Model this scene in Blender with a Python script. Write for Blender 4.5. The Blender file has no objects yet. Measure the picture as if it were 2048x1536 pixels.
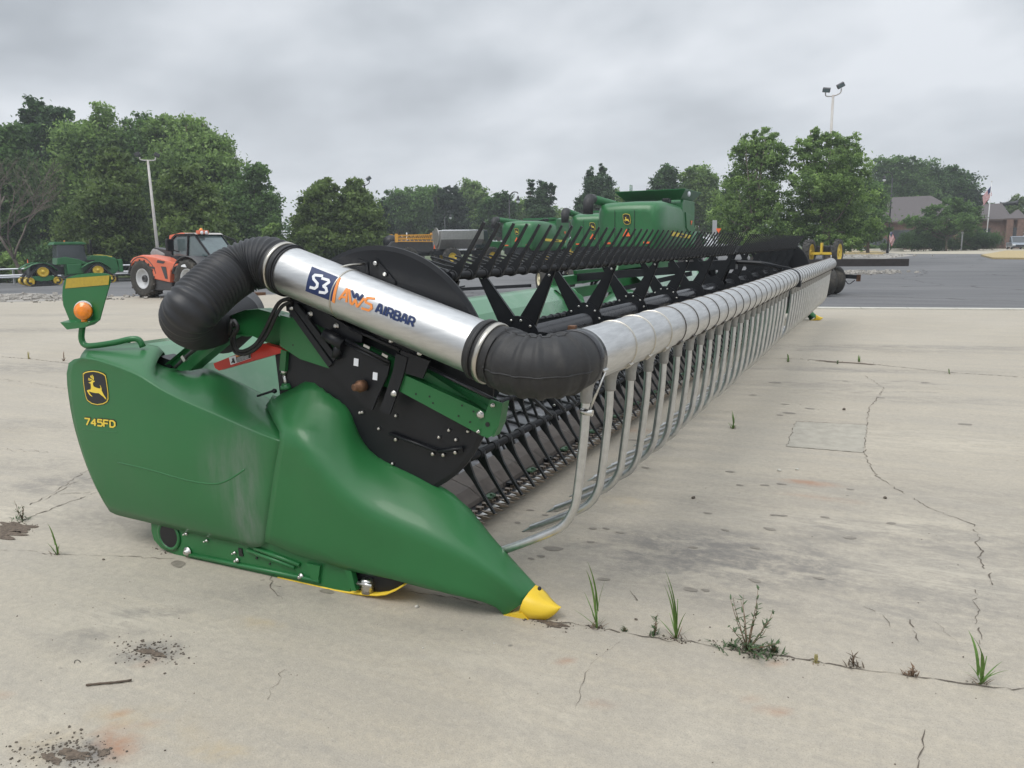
import bpy, bmesh, math, random
import numpy as np
from mathutils import Vector, Matrix, noise
from mathutils.bvhtree import BVHTree
from math import sin, cos, pi, radians, sqrt, atan2
random.seed(7)
S = bpy.context.scene
COL = S.collection
# ------------------------------------------------------------------ camera
# world: +Y runs along the harvester platform, +X is in front of its knife, camera stands over the origin
CAM_H, PITCH, YAW, ROLL, FPX = 1.6, 0.177184, 0.456084, 0.016, 1540.0
fw = Vector((-sin(YAW)*cos(PITCH), cos(YAW)*cos(PITCH), -sin(PITCH)))
r0 = Vector((cos(YAW), sin(YAW), 0)); u0 = r0.cross(fw)
rt = r0*cos(ROLL) - u0*sin(ROLL); up = u0*cos(ROLL) + r0*sin(ROLL)
CAMP = Vector((0, 0, CAM_H))
cam = bpy.data.objects.new('camera', bpy.data.cameras.new('camera')); COL.objects.link(cam)
cam.matrix_world = Matrix(((rt.x, up.x, -fw.x, 0), (rt.y, up.y, -fw.y, 0), (rt.z, up.z, -fw.z, CAM_H), (0, 0, 0, 1)))
cam.data.sensor_width = 36; cam.data.lens = 36*FPX/2048; cam.data.clip_end = 3000; cam.data.clip_start = .05
S.camera = cam
# ------------------------------------------------------------------ sky, sun, exposure
SUN_EL, SUN_AZ = 58, 200
W = bpy.data.worlds.new("World"); S.world = W; W.use_nodes = True
nt = W.node_tree; nt.nodes.clear()
def N(t, **k):
    n = nt.nodes.new(t)
    for a, b in k.items(): setattr(n, a, b)
    return n
def Lk(a, b): nt.links.new(a, b)
out = N('ShaderNodeOutputWorld'); bgA = N('ShaderNodeBackground'); bgB = N('ShaderNodeBackground'); mixw = N('ShaderNodeMixShader')
sky = N('ShaderNodeTexSky', sky_type='NISHITA', sun_disc=False); sky.sun_elevation = radians(SUN_EL); sky.sun_rotation = radians(SUN_AZ)
Lk(sky.outputs[0], bgA.inputs[0]); bgA.inputs[1].default_value = .08
tc = N('ShaderNodeTexCoord'); sep = N('ShaderNodeSeparateXYZ'); Lk(tc.outputs['Generated'], sep.inputs[0])
# project the view direction on a cloud layer so that clouds flatten towards the horizon
ad = N('ShaderNodeMath', operation='ADD'); ad.inputs[1].default_value = .30; Lk(sep.outputs[2], ad.inputs[0])
mx = N('ShaderNodeMath', operation='MAXIMUM'); mx.inputs[1].default_value = .1; Lk(ad.outputs[0], mx.inputs[0])
dv = N('ShaderNodeVectorMath', operation='DIVIDE'); Lk(tc.outputs['Generated'], dv.inputs[0])
cmb = N('ShaderNodeCombineXYZ')
for i in range(3): Lk(mx.outputs[0], cmb.inputs[i])
Lk(cmb.outputs[0], dv.inputs[1])
mp = N('ShaderNodeMapping'); mp.inputs['Scale'].default_value = (1, 1, .6); mp.inputs['Rotation'].default_value = (0, 0, YAW); mp.inputs['Location'].default_value = (3.6, 1.3, 0); Lk(dv.outputs[0], mp.inputs[0])
mp2 = N('ShaderNodeMapping'); mp2.inputs['Scale'].default_value = (1, 1.15, 1); Lk(mp.outputs[0], mp2.inputs[0])
n1 = N('ShaderNodeTexNoise'); n1.inputs['Scale'].default_value = 1.5; n1.inputs['Detail'].default_value = 4; n1.inputs['Roughness'].default_value = .46; n1.inputs['Distortion'].default_value = .1
Lk(mp2.outputs[0], n1.inputs[0])
rmp = N('ShaderNodeValToRGB'); Lk(n1.outputs[0], rmp.inputs[0])
e = rmp.color_ramp.elements
e[0].position = .34; e[0].color = (.385, .415, .45, 1); e[1].position = .62; e[1].color = (.72, .75, .79, 1)
m_ = e.new(.47); m_.color = (.53, .565, .605, 1)
# overcast skies grow brighter towards the zenith
ramp2 = N('ShaderNodeMapRange'); ramp2.inputs[1].default_value = .28; ramp2.inputs[2].default_value = .85; ramp2.inputs[3].default_value = 1.; ramp2.inputs[4].default_value = 2.1
Lk(sep.outputs[2], ramp2.inputs[0])
hz = N('ShaderNodeMapRange'); hz.inputs[1].default_value = 0; hz.inputs[2].default_value = .24; hz.inputs[3].default_value = .75; hz.inputs[4].default_value = 0; Lk(sep.outputs[2], hz.inputs[0])
mh = N('ShaderNodeMix', data_type='RGBA'); mh.inputs[7].default_value = (.64, .67, .715, 1)
Lk(hz.outputs[0], mh.inputs[0]); Lk(rmp.outputs[0], mh.inputs[6])
Lk(mh.outputs[2], bgB.inputs[0]); Lk(ramp2.outputs[0], bgB.inputs[1])
mixw.inputs[0].default_value = .95; Lk(bgA.outputs[0], mixw.inputs[1]); Lk(bgB.outputs[0], mixw.inputs[2]); Lk(mixw.outputs[0], out.inputs[0])
sun = bpy.data.objects.new('sun', bpy.data.lights.new('sun', 'SUN')); COL.objects.link(sun)
sun.data.energy = 1.35; sun.data.angle = radians(30); sun.data.color = (1, .96, .9)
_el, _az = radians(SUN_EL), radians(SUN_AZ)
sun.rotation_euler = Vector((sin(_az)*cos(_el), cos(_az)*cos(_el), sin(_el))).to_track_quat('Z', 'Y').to_euler()
S.view_settings.view_transform = 'Standard'; S.view_settings.look = 'None'; S.view_settings.exposure = 0.24; S.view_settings.gamma = 1
S.cycles.max_bounces = 8; S.cycles.transparent_max_bounces = 8

# ------------------------------------------------------------------ picture -> place helpers
def ray(u, v): return fw + rt*((u-1024)/FPX) + up*((768-v)/FPX)
def PD(u, v, d): return CAMP + ray(u, v)*d
def PY(u, v, y): r = ray(u, v); return CAMP + r*(y/r.y)
def PX(u, v, x): r = ray(u, v); return CAMP + r*(x/r.x)
def PZ(u, v, z=0.): r = ray(u, v); return CAMP + r*((z-CAM_H)/r.z)
def ss(a, b, x): t = min(1, max(0, (x-a)/(b-a))); return t*t*(3-2*t)
def gz(x, y): return -.95*ss(-30, -66, x) if x < -30 else 0.
def GP(u, d, v=560):                     # foot of a thing d metres away in column u
    p = PD(u, v, d); return Vector((p.x, p.y, gz(p.x, p.y)))
def px2m(px, d): return px*d/FPX

# ------------------------------------------------------------------ materials
MATS = {}
def mat(name, col, rough=.6, metal=0., var=.12, scale=6., bump=0., bscale=60., coat=0., dirt=None, dirtamt=0., spec=.5, trans=0., emit=None, streak=None, alpha=None):
    if name in MATS: return MATS[name]
    m = bpy.data.materials.new(name); m.use_nodes = True; MATS[name] = m
    t = m.node_tree; b = t.nodes['Principled BSDF']; L = t.links.new
    c = list(col)+[1] if len(col) == 3 else list(col)
    b.inputs['Roughness'].default_value = rough; b.inputs['Metallic'].default_value = metal
    b.inputs['Specular IOR Level'].default_value = spec
    b.inputs['Coat Weight'].default_value = coat; b.inputs['Coat Roughness'].default_value = .12
    if trans: b.inputs['Transmission Weight'].default_value = trans
    tcx = t.nodes.new('ShaderNodeTexCoord'); src = tcx.outputs['Object']
    if streak:
        mpn = t.nodes.new('ShaderNodeMapping'); mpn.inputs['Scale'].default_value = streak; L(src, mpn.inputs[0]); src = mpn.outputs[0]
    nz = t.nodes.new('ShaderNodeTexNoise'); nz.inputs['Scale'].default_value = scale; nz.inputs['Detail'].default_value = 6; nz.inputs['Roughness'].default_value = .65
    L(src, nz.inputs[0])
    mr = t.nodes.new('ShaderNodeMapRange'); mr.inputs[1].default_value = .3; mr.inputs[2].default_value = .7
    L(nz.outputs[0], mr.inputs[0])
    mixn = t.nodes.new('ShaderNodeMix'); mixn.data_type = 'RGBA'
    mixn.inputs[6].default_value = [max(0, x*(1-var)) for x in c[:3]]+[1]; mixn.inputs[7].default_value = [min(1, x*(1+var)) for x in c[:3]]+[1]
    L(mr.outputs[0], mixn.inputs[0]); last = mixn.outputs[2]
    if dirt:
        nd = t.nodes.new('ShaderNodeTexNoise'); nd.inputs['Scale'].default_value = scale*.55; nd.inputs['Detail'].default_value = 9; nd.inputs['Roughness'].default_value = .75; L(tcx.outputs['Object'], nd.inputs[0])
        md = t.nodes.new('ShaderNodeMapRange'); md.inputs[1].default_value = .5; md.inputs[2].default_value = .78; md.inputs[4].default_value = dirtamt; L(nd.outputs[0], md.inputs[0])
        mm = t.nodes.new('ShaderNodeMix'); mm.data_type = 'RGBA'; mm.inputs[7].default_value = list(dirt)+[1]; L(md.outputs[0], mm.inputs[0]); L(last, mm.inputs[6]); last = mm.outputs[2]
    L(last, b.inputs['Base Color'])
    rr = t.nodes.new('ShaderNodeMapRange'); rr.inputs[3].default_value = max(.02, rough-.08); rr.inputs[4].default_value = min(1, rough+.1); L(nz.outputs[0], rr.inputs[0]); L(rr.outputs[0], b.inputs['Roughness'])
    if bump:
        nb = t.nodes.new('ShaderNodeTexNoise'); nb.inputs['Scale'].default_value = bscale; nb.inputs['Detail'].default_value = 4; L(tcx.outputs['Object'], nb.inputs[0])
        bp = t.nodes.new('ShaderNodeBump'); bp.inputs['Strength'].default_value = bump; bp.inputs['Distance'].default_value = .01; L(nb.outputs[0], bp.inputs['Height']); L(bp.outputs[0], b.inputs['Normal'])
    if emit: b.inputs['Emission Color'].default_value = list(emit[:3])+[1]; b.inputs['Emission Strength'].default_value = emit[3]
    return m
GREEN = mat('green_paint', (.016, .138, .038), .36, var=.10, scale=3, coat=.12, bump=.02, bscale=300, dirt=(.12, .15, .10), dirtamt=.16)
GPLAS = mat('green_plastic', (.016, .135, .036), .46, var=.07, scale=2.2, bump=.05, bscale=400, dirt=(.13, .18, .13), dirtamt=.08, spec=.5, coat=.18)
def add_scuff(m, col):
    t = m.node_tree; b = t.nodes['Principled BSDF']; src = b.inputs['Base Color'].links[0].from_socket
    a = t.nodes.new('ShaderNodeAttribute'); a.attribute_name = 'scuff'; nz = t.nodes.new('ShaderNodeTexNoise'); nz.inputs['Scale'].default_value = 9; nz.inputs['Detail'].default_value = 8; nz.inputs['Roughness'].default_value = .7
    tcx = t.nodes.new('ShaderNodeTexCoord'); mp_ = t.nodes.new('ShaderNodeMapping'); mp_.inputs['Scale'].default_value = (2.5, 1, .5); t.links.new(tcx.outputs['Object'], mp_.inputs[0]); t.links.new(mp_.outputs[0], nz.inputs[0])
    r = t.nodes.new('ShaderNodeMapRange'); r.inputs[1].default_value = .35; r.inputs[2].default_value = .65; r.inputs[3].default_value = .25; t.links.new(nz.outputs[0], r.inputs[0])
    mu = t.nodes.new('ShaderNodeMath'); mu.operation = 'MULTIPLY'; t.links.new(a.outputs['Fac'], mu.inputs[0]); t.links.new(r.outputs[0], mu.inputs[1])
    x = t.nodes.new('ShaderNodeMix'); x.data_type = 'RGBA'; x.inputs[7].default_value = list(col)+[1]; t.links.new(mu.outputs[0], x.inputs[0]); t.links.new(src, x.inputs[6]); t.links.new(x.outputs[2], b.inputs['Base Color'])
GSHLD = mat('green_shield', (.016, .132, .036), .46, var=.07, scale=2.2, bump=.05, bscale=400, dirt=(.13, .18, .13), dirtamt=.08, spec=.5, coat=.18); add_scuff(GSHLD, (.15, .185, .155))
GLIGHT = mat('green_sheet', (.05, .21, .085), .28, var=.08, scale=2, dirt=(.26, .36, .26), dirtamt=.5, spec=1, coat=.6)
BLACK = mat('black_paint', (.008, .009, .0115), .40, var=.25, scale=5, bump=.03, bscale=200, dirt=(.06, .057, .05), dirtamt=.08, spec=.4)
BPLAS = mat('black_plastic', (.013, .014, .016), .45, var=.2, scale=20, dirt=(.06, .06, .055), dirtamt=.16)
TUBEB = mat('black_gloss_tube', (.022, .023, .027), .27, var=.2, scale=4, coat=.3)
RUBBER = mat('rubber_black', (.020, .020, .021), .55, var=.25, scale=30, bump=.12, bscale=220, dirt=(.12, .11, .09), dirtamt=.22)
HOSE = mat('hose_rubber', (.020, .021, .024), .46, var=.2, scale=14, dirt=(.08, .08, .08), dirtamt=.15)
ALU = mat('aluminium', (.62, .62, .615), .37, metal=1, var=.10, scale=4, streak=(1.5, 14, 14), bump=.03, bscale=120)
ALUY = mat('aluminium_tube', (.62, .622, .62), .38, metal=1, var=.16, scale=6, streak=(9, 1.2, 9), bump=.03, bscale=120)
GALV = mat('galvanised_pipe', (.60, .605, .60), .33, metal=.95, var=.12, scale=22)
CAST = mat('cast_cup', (.36, .355, .34), .6, metal=.6, var=.12, scale=40)
STEEL = mat('bright_steel', (.62, .61, .58), .28, metal=1, var=.12, scale=30)
RUSTS = mat('rusty_steel', (.16, .085, .05), .6, metal=.6, var=.5, scale=25)
BANDM = mat('clamp_band', (.55, .52, .46), .3, metal=1, var=.1, scale=30)
WIRE = mat('dark_wire', (.12, .11, .10), .45, metal=.7, var=.2)
YEL = mat('yellow_paint', (.80, .55, .035), .38, var=.06, scale=5, spec=.5, dirt=(.35, .25, .08), dirtamt=.12)
YDEC = mat('yellow_decal', (.78, .58, .06), .45, var=.05)
BDEC = mat('black_decal', (.012, .012, .014), .4, var=.1)
NAVY = mat('navy_decal', (.012, .028, .10), .38, var=.08)
ORDEC = mat('orange_decal', (.80, .27, .06), .4, var=.06)
WHITE = mat('white_decal', (.80, .82, .85), .45, var=.04)
REFL = mat('amber_reflector', (.42, .30, .03), .4, var=.12, scale=60)
AMBER = mat('amber_lens', (.85, .24, .01), .18, var=.15, scale=40, coat=.6)
RED = mat('red_paint', (.52, .035, .02), .4, var=.1, scale=6)
ORANGE = mat('orange_paint', (.68, .16, .085), .38, var=.08, scale=2, dirt=(.4, .28, .2), dirtamt=.3)
SMVO = mat('orange_sign', (.95, .16, .04), .5, var=.04)
TYRE = mat('tyre_rubber', (.042, .040, .036), .85, var=.25, scale=8, bump=.1, bscale=80, dirt=(.19, .165, .13), dirtamt=.6)
TRACK = mat('track_rubber', (.028, .028, .030), .8, var=.25, scale=8, dirt=(.14, .13, .11), dirtamt=.4)
RIMY = mat('yellow_rim', (.74, .52, .05), .45, var=.08, dirt=(.3, .22, .1), dirtamt=.3)
RIMG = mat('grey_rim', (.55, .56, .57), .5, var=.1, dirt=(.3, .28, .24), dirtamt=.4)
RIMC = mat('cream_rim', (.72, .66, .46), .5, var=.1, dirt=(.3, .25, .18), dirtamt=.4)
GLASS = mat('dark_glass', (.035, .045, .05), .06, var=.1, spec=.9)
GLASSL = mat('cab_glass', (.10, .14, .145), .05, var=.12, spec=1)
DGREY = mat('dark_grey_paint', (.055, .055, .058), .5, var=.15, dirt=(.15, .14, .12), dirtamt=.3)
STAIN = mat('stainless', (.42, .41, .40), .42, metal=.7, var=.15)
ORBOOM = mat('boom_yellow', (.75, .36, .04), .45, var=.1)
GALVP = mat('painted_pole', (.52, .50, .47), .55, var=.12, scale=3, dirt=(.28, .13, .07), dirtamt=.55)
POLEB = mat('dark_pole', (.02, .022, .025), .5, var=.1)
POLEW = mat('white_pole', (.62, .63, .64), .45, var=.05)
BARK = mat('bark', (.10, .075, .055), .9, var=.3, scale=5, bump=.4, bscale=30)
BARKG = mat('grey_bark', (.17, .14, .115), .9, var=.3, scale=5)

# ------------------------------------------------------------------ mesh builder
OFF = Vector((0, 0, 0))
def V3(p): return Vector(p)
class MB:
    def __init__(s): s.b = bmesh.new()
    def face(s, pts, smooth=False):
        f = s.b.faces.new([s.b.verts.new(p) for p in pts]); f.smooth = smooth; return f
    def box(s, c, size, rot=None, bev=0.):
        r = bmesh.ops.create_cube(s.b, size=1); vs = r['verts']
        M = Matrix.Translation(V3(c)) @ (rot.to_4x4() if rot is not None else Matrix()) @ Matrix.Diagonal((*size, 1))
        bmesh.ops.transform(s.b, matrix=M, verts=vs)
        if bev:
            es = list({e for v in vs for e in v.link_edges})
            bmesh.ops.bevel(s.b, geom=es, offset=bev, segments=2, affect='EDGES', profile=.6)
        return s
    def prism(s, poly, axis, a, b, bev=0., seg=2):
        """poly: 2D points; axis 'y': (x,z) swept in y a..b ; 'x': (y,z) ; 'z': (x,y)"""
        def mk(p, t): return {'y': (p[0], t, p[1]), 'x': (t, p[0], p[1]), 'z': (p[0], p[1], t)}[axis]
        A = [s.b.verts.new(mk(p, a)) for p in poly]; B = [s.b.verts.new(mk(p, b)) for p in poly]
        n = len(poly); fs = [s.b.faces.new(A), s.b.faces.new(B[::-1])]
        for i in range(n): fs.append(s.b.faces.new((A[i], B[i], B[(i+1) % n], A[(i+1) % n])))
        bmesh.ops.recalc_face_normals(s.b, faces=fs)
        if bev:
            es = list({e for f in fs[:2] for e in f.edges})
            bmesh.ops.bevel(s.b, geom=es, offset=bev, segments=seg, affect='EDGES', profile=.6)
        return s
    def slab(s, pts, thick):
        """3D polygon (roughly planar) given thickness vector"""
        t = V3(thick); A = [s.b.verts.new(V3(p)) for p in pts]; B = [s.b.verts.new(V3(p)+t) for p in pts]; n = len(pts)
        fs = [s.b.faces.new(A), s.b.faces.new(B[::-1])]
        for i in range(n): fs.append(s.b.faces.new((A[i], B[i], B[(i+1) % n], A[(i+1) % n])))
        bmesh.ops.recalc_face_normals(s.b, faces=fs); return s
    def tube(s, path, r, n=12, caps=True, smooth=True):
        path = [V3(p) for p in path]; m = len(path)
        rr = r if isinstance(r, (list, tuple)) else [r]*m
        T = []
        for i in range(m):
            t = path[min(i+1, m-1)]-path[max(i-1, 0)]; T.append(t.normalized())
        ref = Vector((0, 0, 1)) if abs(T[0].z) < .9 else Vector((1, 0, 0))
        nx = (ref - T[0]*ref.dot(T[0])).normalized(); rings = []
        for i in range(m):
            nx = (nx - T[i]*nx.dot(T[i])).normalized(); ny = T[i].cross(nx)
            rings.append([s.b.verts.new(path[i]+(nx*cos(2*pi*k/n)+ny*sin(2*pi*k/n))*rr[i]) for k in range(n)])
        for i in range(m-1):
            for k in range(n):
                f = s.b.faces.new((rings[i][k], rings[i][(k+1) % n], rings[i+1][(k+1) % n], rings[i+1][k])); f.smooth = smooth
        if caps:
            s.b.faces.new(rings[0][::-1]); s.b.faces.new(rings[-1])
        return s
    def cyl(s, a, b, r, n=12, r2=None): return s.tube([a, b], [r, r if r2 is None else r2], n)
    def bar(s, a, b, w, h, side=(0, 0, 1)):
        a, b = V3(a), V3(b); x = (b-a); l = x.length; x.normalize(); z = V3(side); z = (z-x*z.dot(x)).normalized(); y = z.cross(x)
        R = Matrix((x, y, z)).transposed(); s.box((a+b)/2, (l, w, h), R); return s
    def lathe(s, prof, c, axis, n=24, smooth=True, caps=True):
        """prof: (r, h) along axis vector through c"""
        ax = V3(axis).normalized(); ref = Vector((0, 0, 1)) if abs(ax.z) < .9 else Vector((1, 0, 0))
        nx = (ref-ax*ref.dot(ax)).normalized(); ny = ax.cross(nx); c = V3(c); rings = []
        for (r, h) in prof:
            rings.append([s.b.verts.new(c+ax*h+(nx*cos(2*pi*k/n)+ny*sin(2*pi*k/n))*max(r, 1e-4)) for k in range(n)])
        for i in range(len(prof)-1):
            for k in range(n):
                f = s.b.faces.new((rings[i][k], rings[i][(k+1) % n], rings[i+1][(k+1) % n], rings[i+1][k])); f.smooth = smooth
        if caps: s.b.faces.new(rings[0][::-1]); s.b.faces.new(rings[-1])
        return s
    def ell(s, c, r, sub=2, rot=None):
        q = bmesh.ops.create_icosphere(s.b, subdivisions=sub, radius=1)
        M = Matrix.Translation(V3(c)) @ (rot.to_4x4() if rot is not None else Matrix()) @ Matrix.Diagonal((*r, 1))
        bmesh.ops.transform(s.b, matrix=M, verts=q['verts'])
        for v in q['verts']:
            for f in v.link_faces: f.smooth = True
        return s
    def grid(s, P, smooth=True, flip=False):
        R = [[s.b.verts.new(V3(p)) for p in row] for row in P]
        for i in range(len(R)-1):
            for j in range(len(R[0])-1):
                q = (R[i][j], R[i][j+1], R[i+1][j+1], R[i+1][j])
                f = s.b.faces.new(q[::-1] if flip else q); f.smooth = smooth
        return s
    def build(s, name, m, parent=None, shift=True, solid=0., weighted=False, norm=False):
        if norm: bmesh.ops.recalc_face_normals(s.b, faces=s.b.faces)
        me = bpy.data.meshes.new(name); s.b.to_mesh(me); s.b.free()
        if shift and OFF.length > 0: me.transform(Matrix.Translation(-OFF))
        return link(name, me, m, parent, solid)
def link(name, me, m, parent=None, solid=0.):
    o = bpy.data.objects.new(name, me); COL.objects.link(o)
    for mm in (m if isinstance(m, (list, tuple)) else [m]): me.materials.append(mm)
    if parent is not None: o.parent = parent
    if solid:
        md = o.modifiers.new('thickness', 'SOLIDIFY'); md.thickness = abs(solid); md.offset = -1 if solid > 0 else 1
    return o
def tag(o, label, cat, group=None, kind=None):
    o['label'] = label; o['category'] = cat
    if group: o['group'] = group
    if kind: o['kind'] = kind
    return o
def thing(name, label, cat, loc=(0, 0, 0), rotz=0., group=None):
    o = bpy.data.objects.new(name, None); COL.objects.link(o); o.location = loc; o.rotation_euler = (0, 0, rotz); o.empty_display_size = .3
    return tag(o, label, cat, group)
def copy_tree(o, parent=None):
    c = o.copy(); COL.objects.link(c)
    if parent is not None: c.parent = parent
    for ch in list(o.children): copy_tree(ch, c)
    return c
def dup(o, name=None, parent=None, loc=None):
    c = o.copy(); COL.objects.link(c); c.parent = parent if parent is not None else o.parent
    if loc is not None: c.location = loc
    return c
def structure(o, label=None, cat=None):
    o['kind'] = 'structure'
    if label: o['label'] = label; o['category'] = cat or 'ground'
    return o
def cr(pts, n):
    """Catmull-Rom resample of a polyline (tuples of floats) to n points"""
    a = np.array([tuple(p) for p in pts], float); m = len(a)
    if m == 2: return [tuple(a[0]+(a[1]-a[0])*i/(n-1)) for i in range(n)]
    ext = np.vstack([2*a[0]-a[1], a, 2*a[-1]-a[-2]])
    seg = np.linalg.norm(np.diff(a, axis=0), axis=1); cum = np.concatenate([[0], np.cumsum(seg)]); outp = []
    for i in range(n):
        d = cum[-1]*i/(n-1); k = min(m-2, max(0, int(np.searchsorted(cum, d, side='right')-1))); t = (d-cum[k])/max(seg[k], 1e-9); t = min(1, max(0, t))
        p0, p1, p2, p3 = ext[k], ext[k+1], ext[k+2], ext[k+3]
        q = .5*((2*p1)+(-p0+p2)*t+(2*p0-5*p1+4*p2-p3)*t*t+(-p0+3*p1-3*p2+p3)*t**3); outp.append(tuple(q))
    return outp
def text_mesh(body, bold=.0, shear=0.):
    cu = bpy.data.curves.new('lettering', 'FONT'); cu.body = body; cu.offset = bold; cu.resolution_u = 3; cu.shear = shear
    o = bpy.data.objects.new('lettering', cu); COL.objects.link(o)
    bpy.context.view_layer.update()
    me = bpy.data.meshes.new_from_object(o.evaluated_get(bpy.context.evaluated_depsgraph_get()))
    bpy.data.objects.remove(o); vs = np.array([v.co[:2] for v in me.vertices]); fs = [tuple(p.vertices) for p in me.polygons]
    bpy.data.meshes.remove(me)
    lo, hi = vs.min(0), vs.max(0)
    return (vs-lo)/(hi-lo), fs
# ================================================================== GROUND
EDGE = sorted([(-200, 10), (-45, 12.5), (-27.8, 16.4), (-26.6, 18.9), (-20, 21.6), (-11.7, 20.6), (-6.25, 19.5), (-2, 20.1), (2.8, 20.9), (40, 27), (200, 60)])
def edge_y(x):
    for (a, b), (c, d) in zip(EDGE, EDGE[1:]):
        if a <= x <= c: return b+(d-b)*(x-a)/(c-a)
    return EDGE[-1][1]
def surf_nodes(name):
    m = bpy.data.materials.new(name); m.use_nodes = True; t = m.node_tree
    return m, t, t.nodes['Principled BSDF'], t.links.new
def nnoise(t, src, sc, det=6, rough=.6, dist=0., mapping=None):
    L = t.links.new
    if mapping is not None:
        mpn = t.nodes.new('ShaderNodeMapping'); mpn.inputs['Scale'].default_value = mapping[0]; mpn.inputs['Rotation'].default_value = mapping[1]; L(src, mpn.inputs[0]); src = mpn.outputs[0]
    n = t.nodes.new('ShaderNodeTexNoise'); n.inputs['Scale'].default_value = sc; n.inputs['Detail'].default_value = det; n.inputs['Roughness'].default_value = rough; n.inputs['Distortion'].default_value = dist
    L(src, n.inputs[0]); return n.outputs[0]
def rng(t, src, a, b, c=0., d=1.):
    n = t.nodes.new('ShaderNodeMapRange'); n.inputs[1].default_value = a; n.inputs[2].default_value = b; n.inputs[3].default_value = c; n.inputs[4].default_value = d
    t.links.new(src, n.inputs[0]); return n.outputs[0]
def mixc(t, fac, a, b, blend='MIX'):
    n = t.nodes.new('ShaderNodeMix'); n.data_type = 'RGBA'; n.blend_type = blend
    for sock, x in ((n.inputs[0], fac), (n.inputs[6], a), (n.inputs[7], b)):
        if hasattr(x, 'links') or hasattr(x, 'is_linked'): t.links.new(x, sock)
        elif isinstance(x, (int, float)): sock.default_value = x
        else: sock.default_value = list(x)+[1]
    return n.outputs[2]
def mth(t, op, a, b):
    n = t.nodes.new('ShaderNodeMath'); n.operation = op
    for sock, x in ((n.inputs[0], a), (n.inputs[1], b)):
        if isinstance(x, (int, float)): sock.default_value = x
        else: t.links.new(x, sock)
    return n.outputs[0]
def attr(t, nm):
    n = t.nodes.new('ShaderNodeAttribute'); n.attribute_name = nm; return n.outputs['Fac']
def concrete_mat():
    m, t, b, L = surf_nodes('concrete'); P = t.nodes.new('ShaderNodeTexCoord').outputs['Object']
    rot = (0, 0, -.35)
    big = nnoise(t, P, .33, 5, .6, .6); mid = nnoise(t, P, 1.7, 8, .68, .8); fine = nnoise(t, P, 26, 6, .7); grit = nnoise(t, P, 170, 3, .6)
    strk = nnoise(t, P, 1.0, 7, .7, .5, ((.35, 5.5, 1), rot))
    patch = nnoise(t, P, 5.5, 9, .75, 1.6, ((.6, 1.5, 1), rot))
    c = mixc(t, rng(t, big, .35, .68), (.430, .379, .296), (.505, .452, .364))
    c = mixc(t, rng(t, strk, .36, .66, 0, .46), c, (.335, .312, .278))
    c = mixc(t, rng(t, mid, .52, .70, 0, .6), c, (.535, .482, .388))
    c = mixc(t, rng(t, patch, .55, .72, 0, .5), c, (.255, .238, .212))
    c = mixc(t, rng(t, fine, .36, .64, 0, .46), c, (.300, .275, .235))
    c = mixc(t, rng(t, nnoise(t, P, 62, 5, .7), .52, .70, 0, .42), c, (.52, .475, .40))
    c = mixc(t, rng(t, grit, .5, .70, 0, .5), c, (.22, .205, .185))
    # baked-in stains that the slab carries where they lie
    st = attr(t, 'stain'); brk = nnoise(t, P, 4.5, 8, .72, .6, ((.7, 1.6, 1), rot)); brk2 = nnoise(t, P, 19, 6, .75)
    f = mth(t, 'MULTIPLY', st, rng(t, mth(t, 'ADD', mth(t, 'MULTIPLY', brk, .65), mth(t, 'MULTIPLY', brk2, .35)), .42, .57, .08, 1.))
    c = mixc(t, mth(t, 'MULTIPLY', f, .92), c, (.155, .148, .142))
    ru = attr(t, 'rust'); f2 = mth(t, 'MULTIPLY', ru, rng(t, nnoise(t, P, 7, 7, .7, .5), .36, .62, .2, 1.))
    c = mixc(t, mth(t, 'MULTIPLY', f2, .9), c, (.36, .175, .095))
    ye = attr(t, 'ochre'); f3 = mth(t, 'MULTIPLY', ye, rng(t, nnoise(t, P, 9, 7, .7, .5), .38, .62, .1, 1.))
    c = mixc(t, mth(t, 'MULTIPLY', f3, .6), c, (.46, .35, .19))
    pa = attr(t, 'pale'); f4 = mth(t, 'MULTIPLY', pa, rng(t, nnoise(t, P, 6, 8, .75, 1.2, ((.6, 2.2, 1), rot)), .45, .6, 0, 1.))
    c = mixc(t, mth(t, 'MULTIPLY', f4, .7), c, (.56, .51, .415))
    # scattered dark flecks
    v = t.nodes.new('ShaderNodeTexVoronoi'); v.inputs['Scale'].default_value = 5.5; L(P, v.inputs['Vector'])
    fl = mth(t, 'MULTIPLY', rng(t, v.outputs['Distance'], .035, .075, 1, 0), rng(t, nnoise(t, P, .9, 3), .5, .6))
    c = mixc(t, mth(t, 'MULTIPLY', fl, .75), c, (.12, .11, .10))
    L(c, b.inputs['Base Color']); b.inputs['Specular IOR Level'].default_value = .32
    L(rng(t, mid, .3, .7, .62, .86), b.inputs['Roughness'])
    h = mth(t, 'ADD', mth(t, 'MULTIPLY', fine, .6), mth(t, 'MULTIPLY', grit, .4)); h = mth(t, 'ADD', h, mth(t, 'MULTIPLY', patch, .5))
    bp = t.nodes.new('ShaderNodeBump'); bp.inputs['Strength'].default_value = .32; bp.inputs['Distance'].default_value = .012; L(h, bp.inputs['Height']); L(bp.outputs[0], b.inputs['Normal'])
    return m
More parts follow.
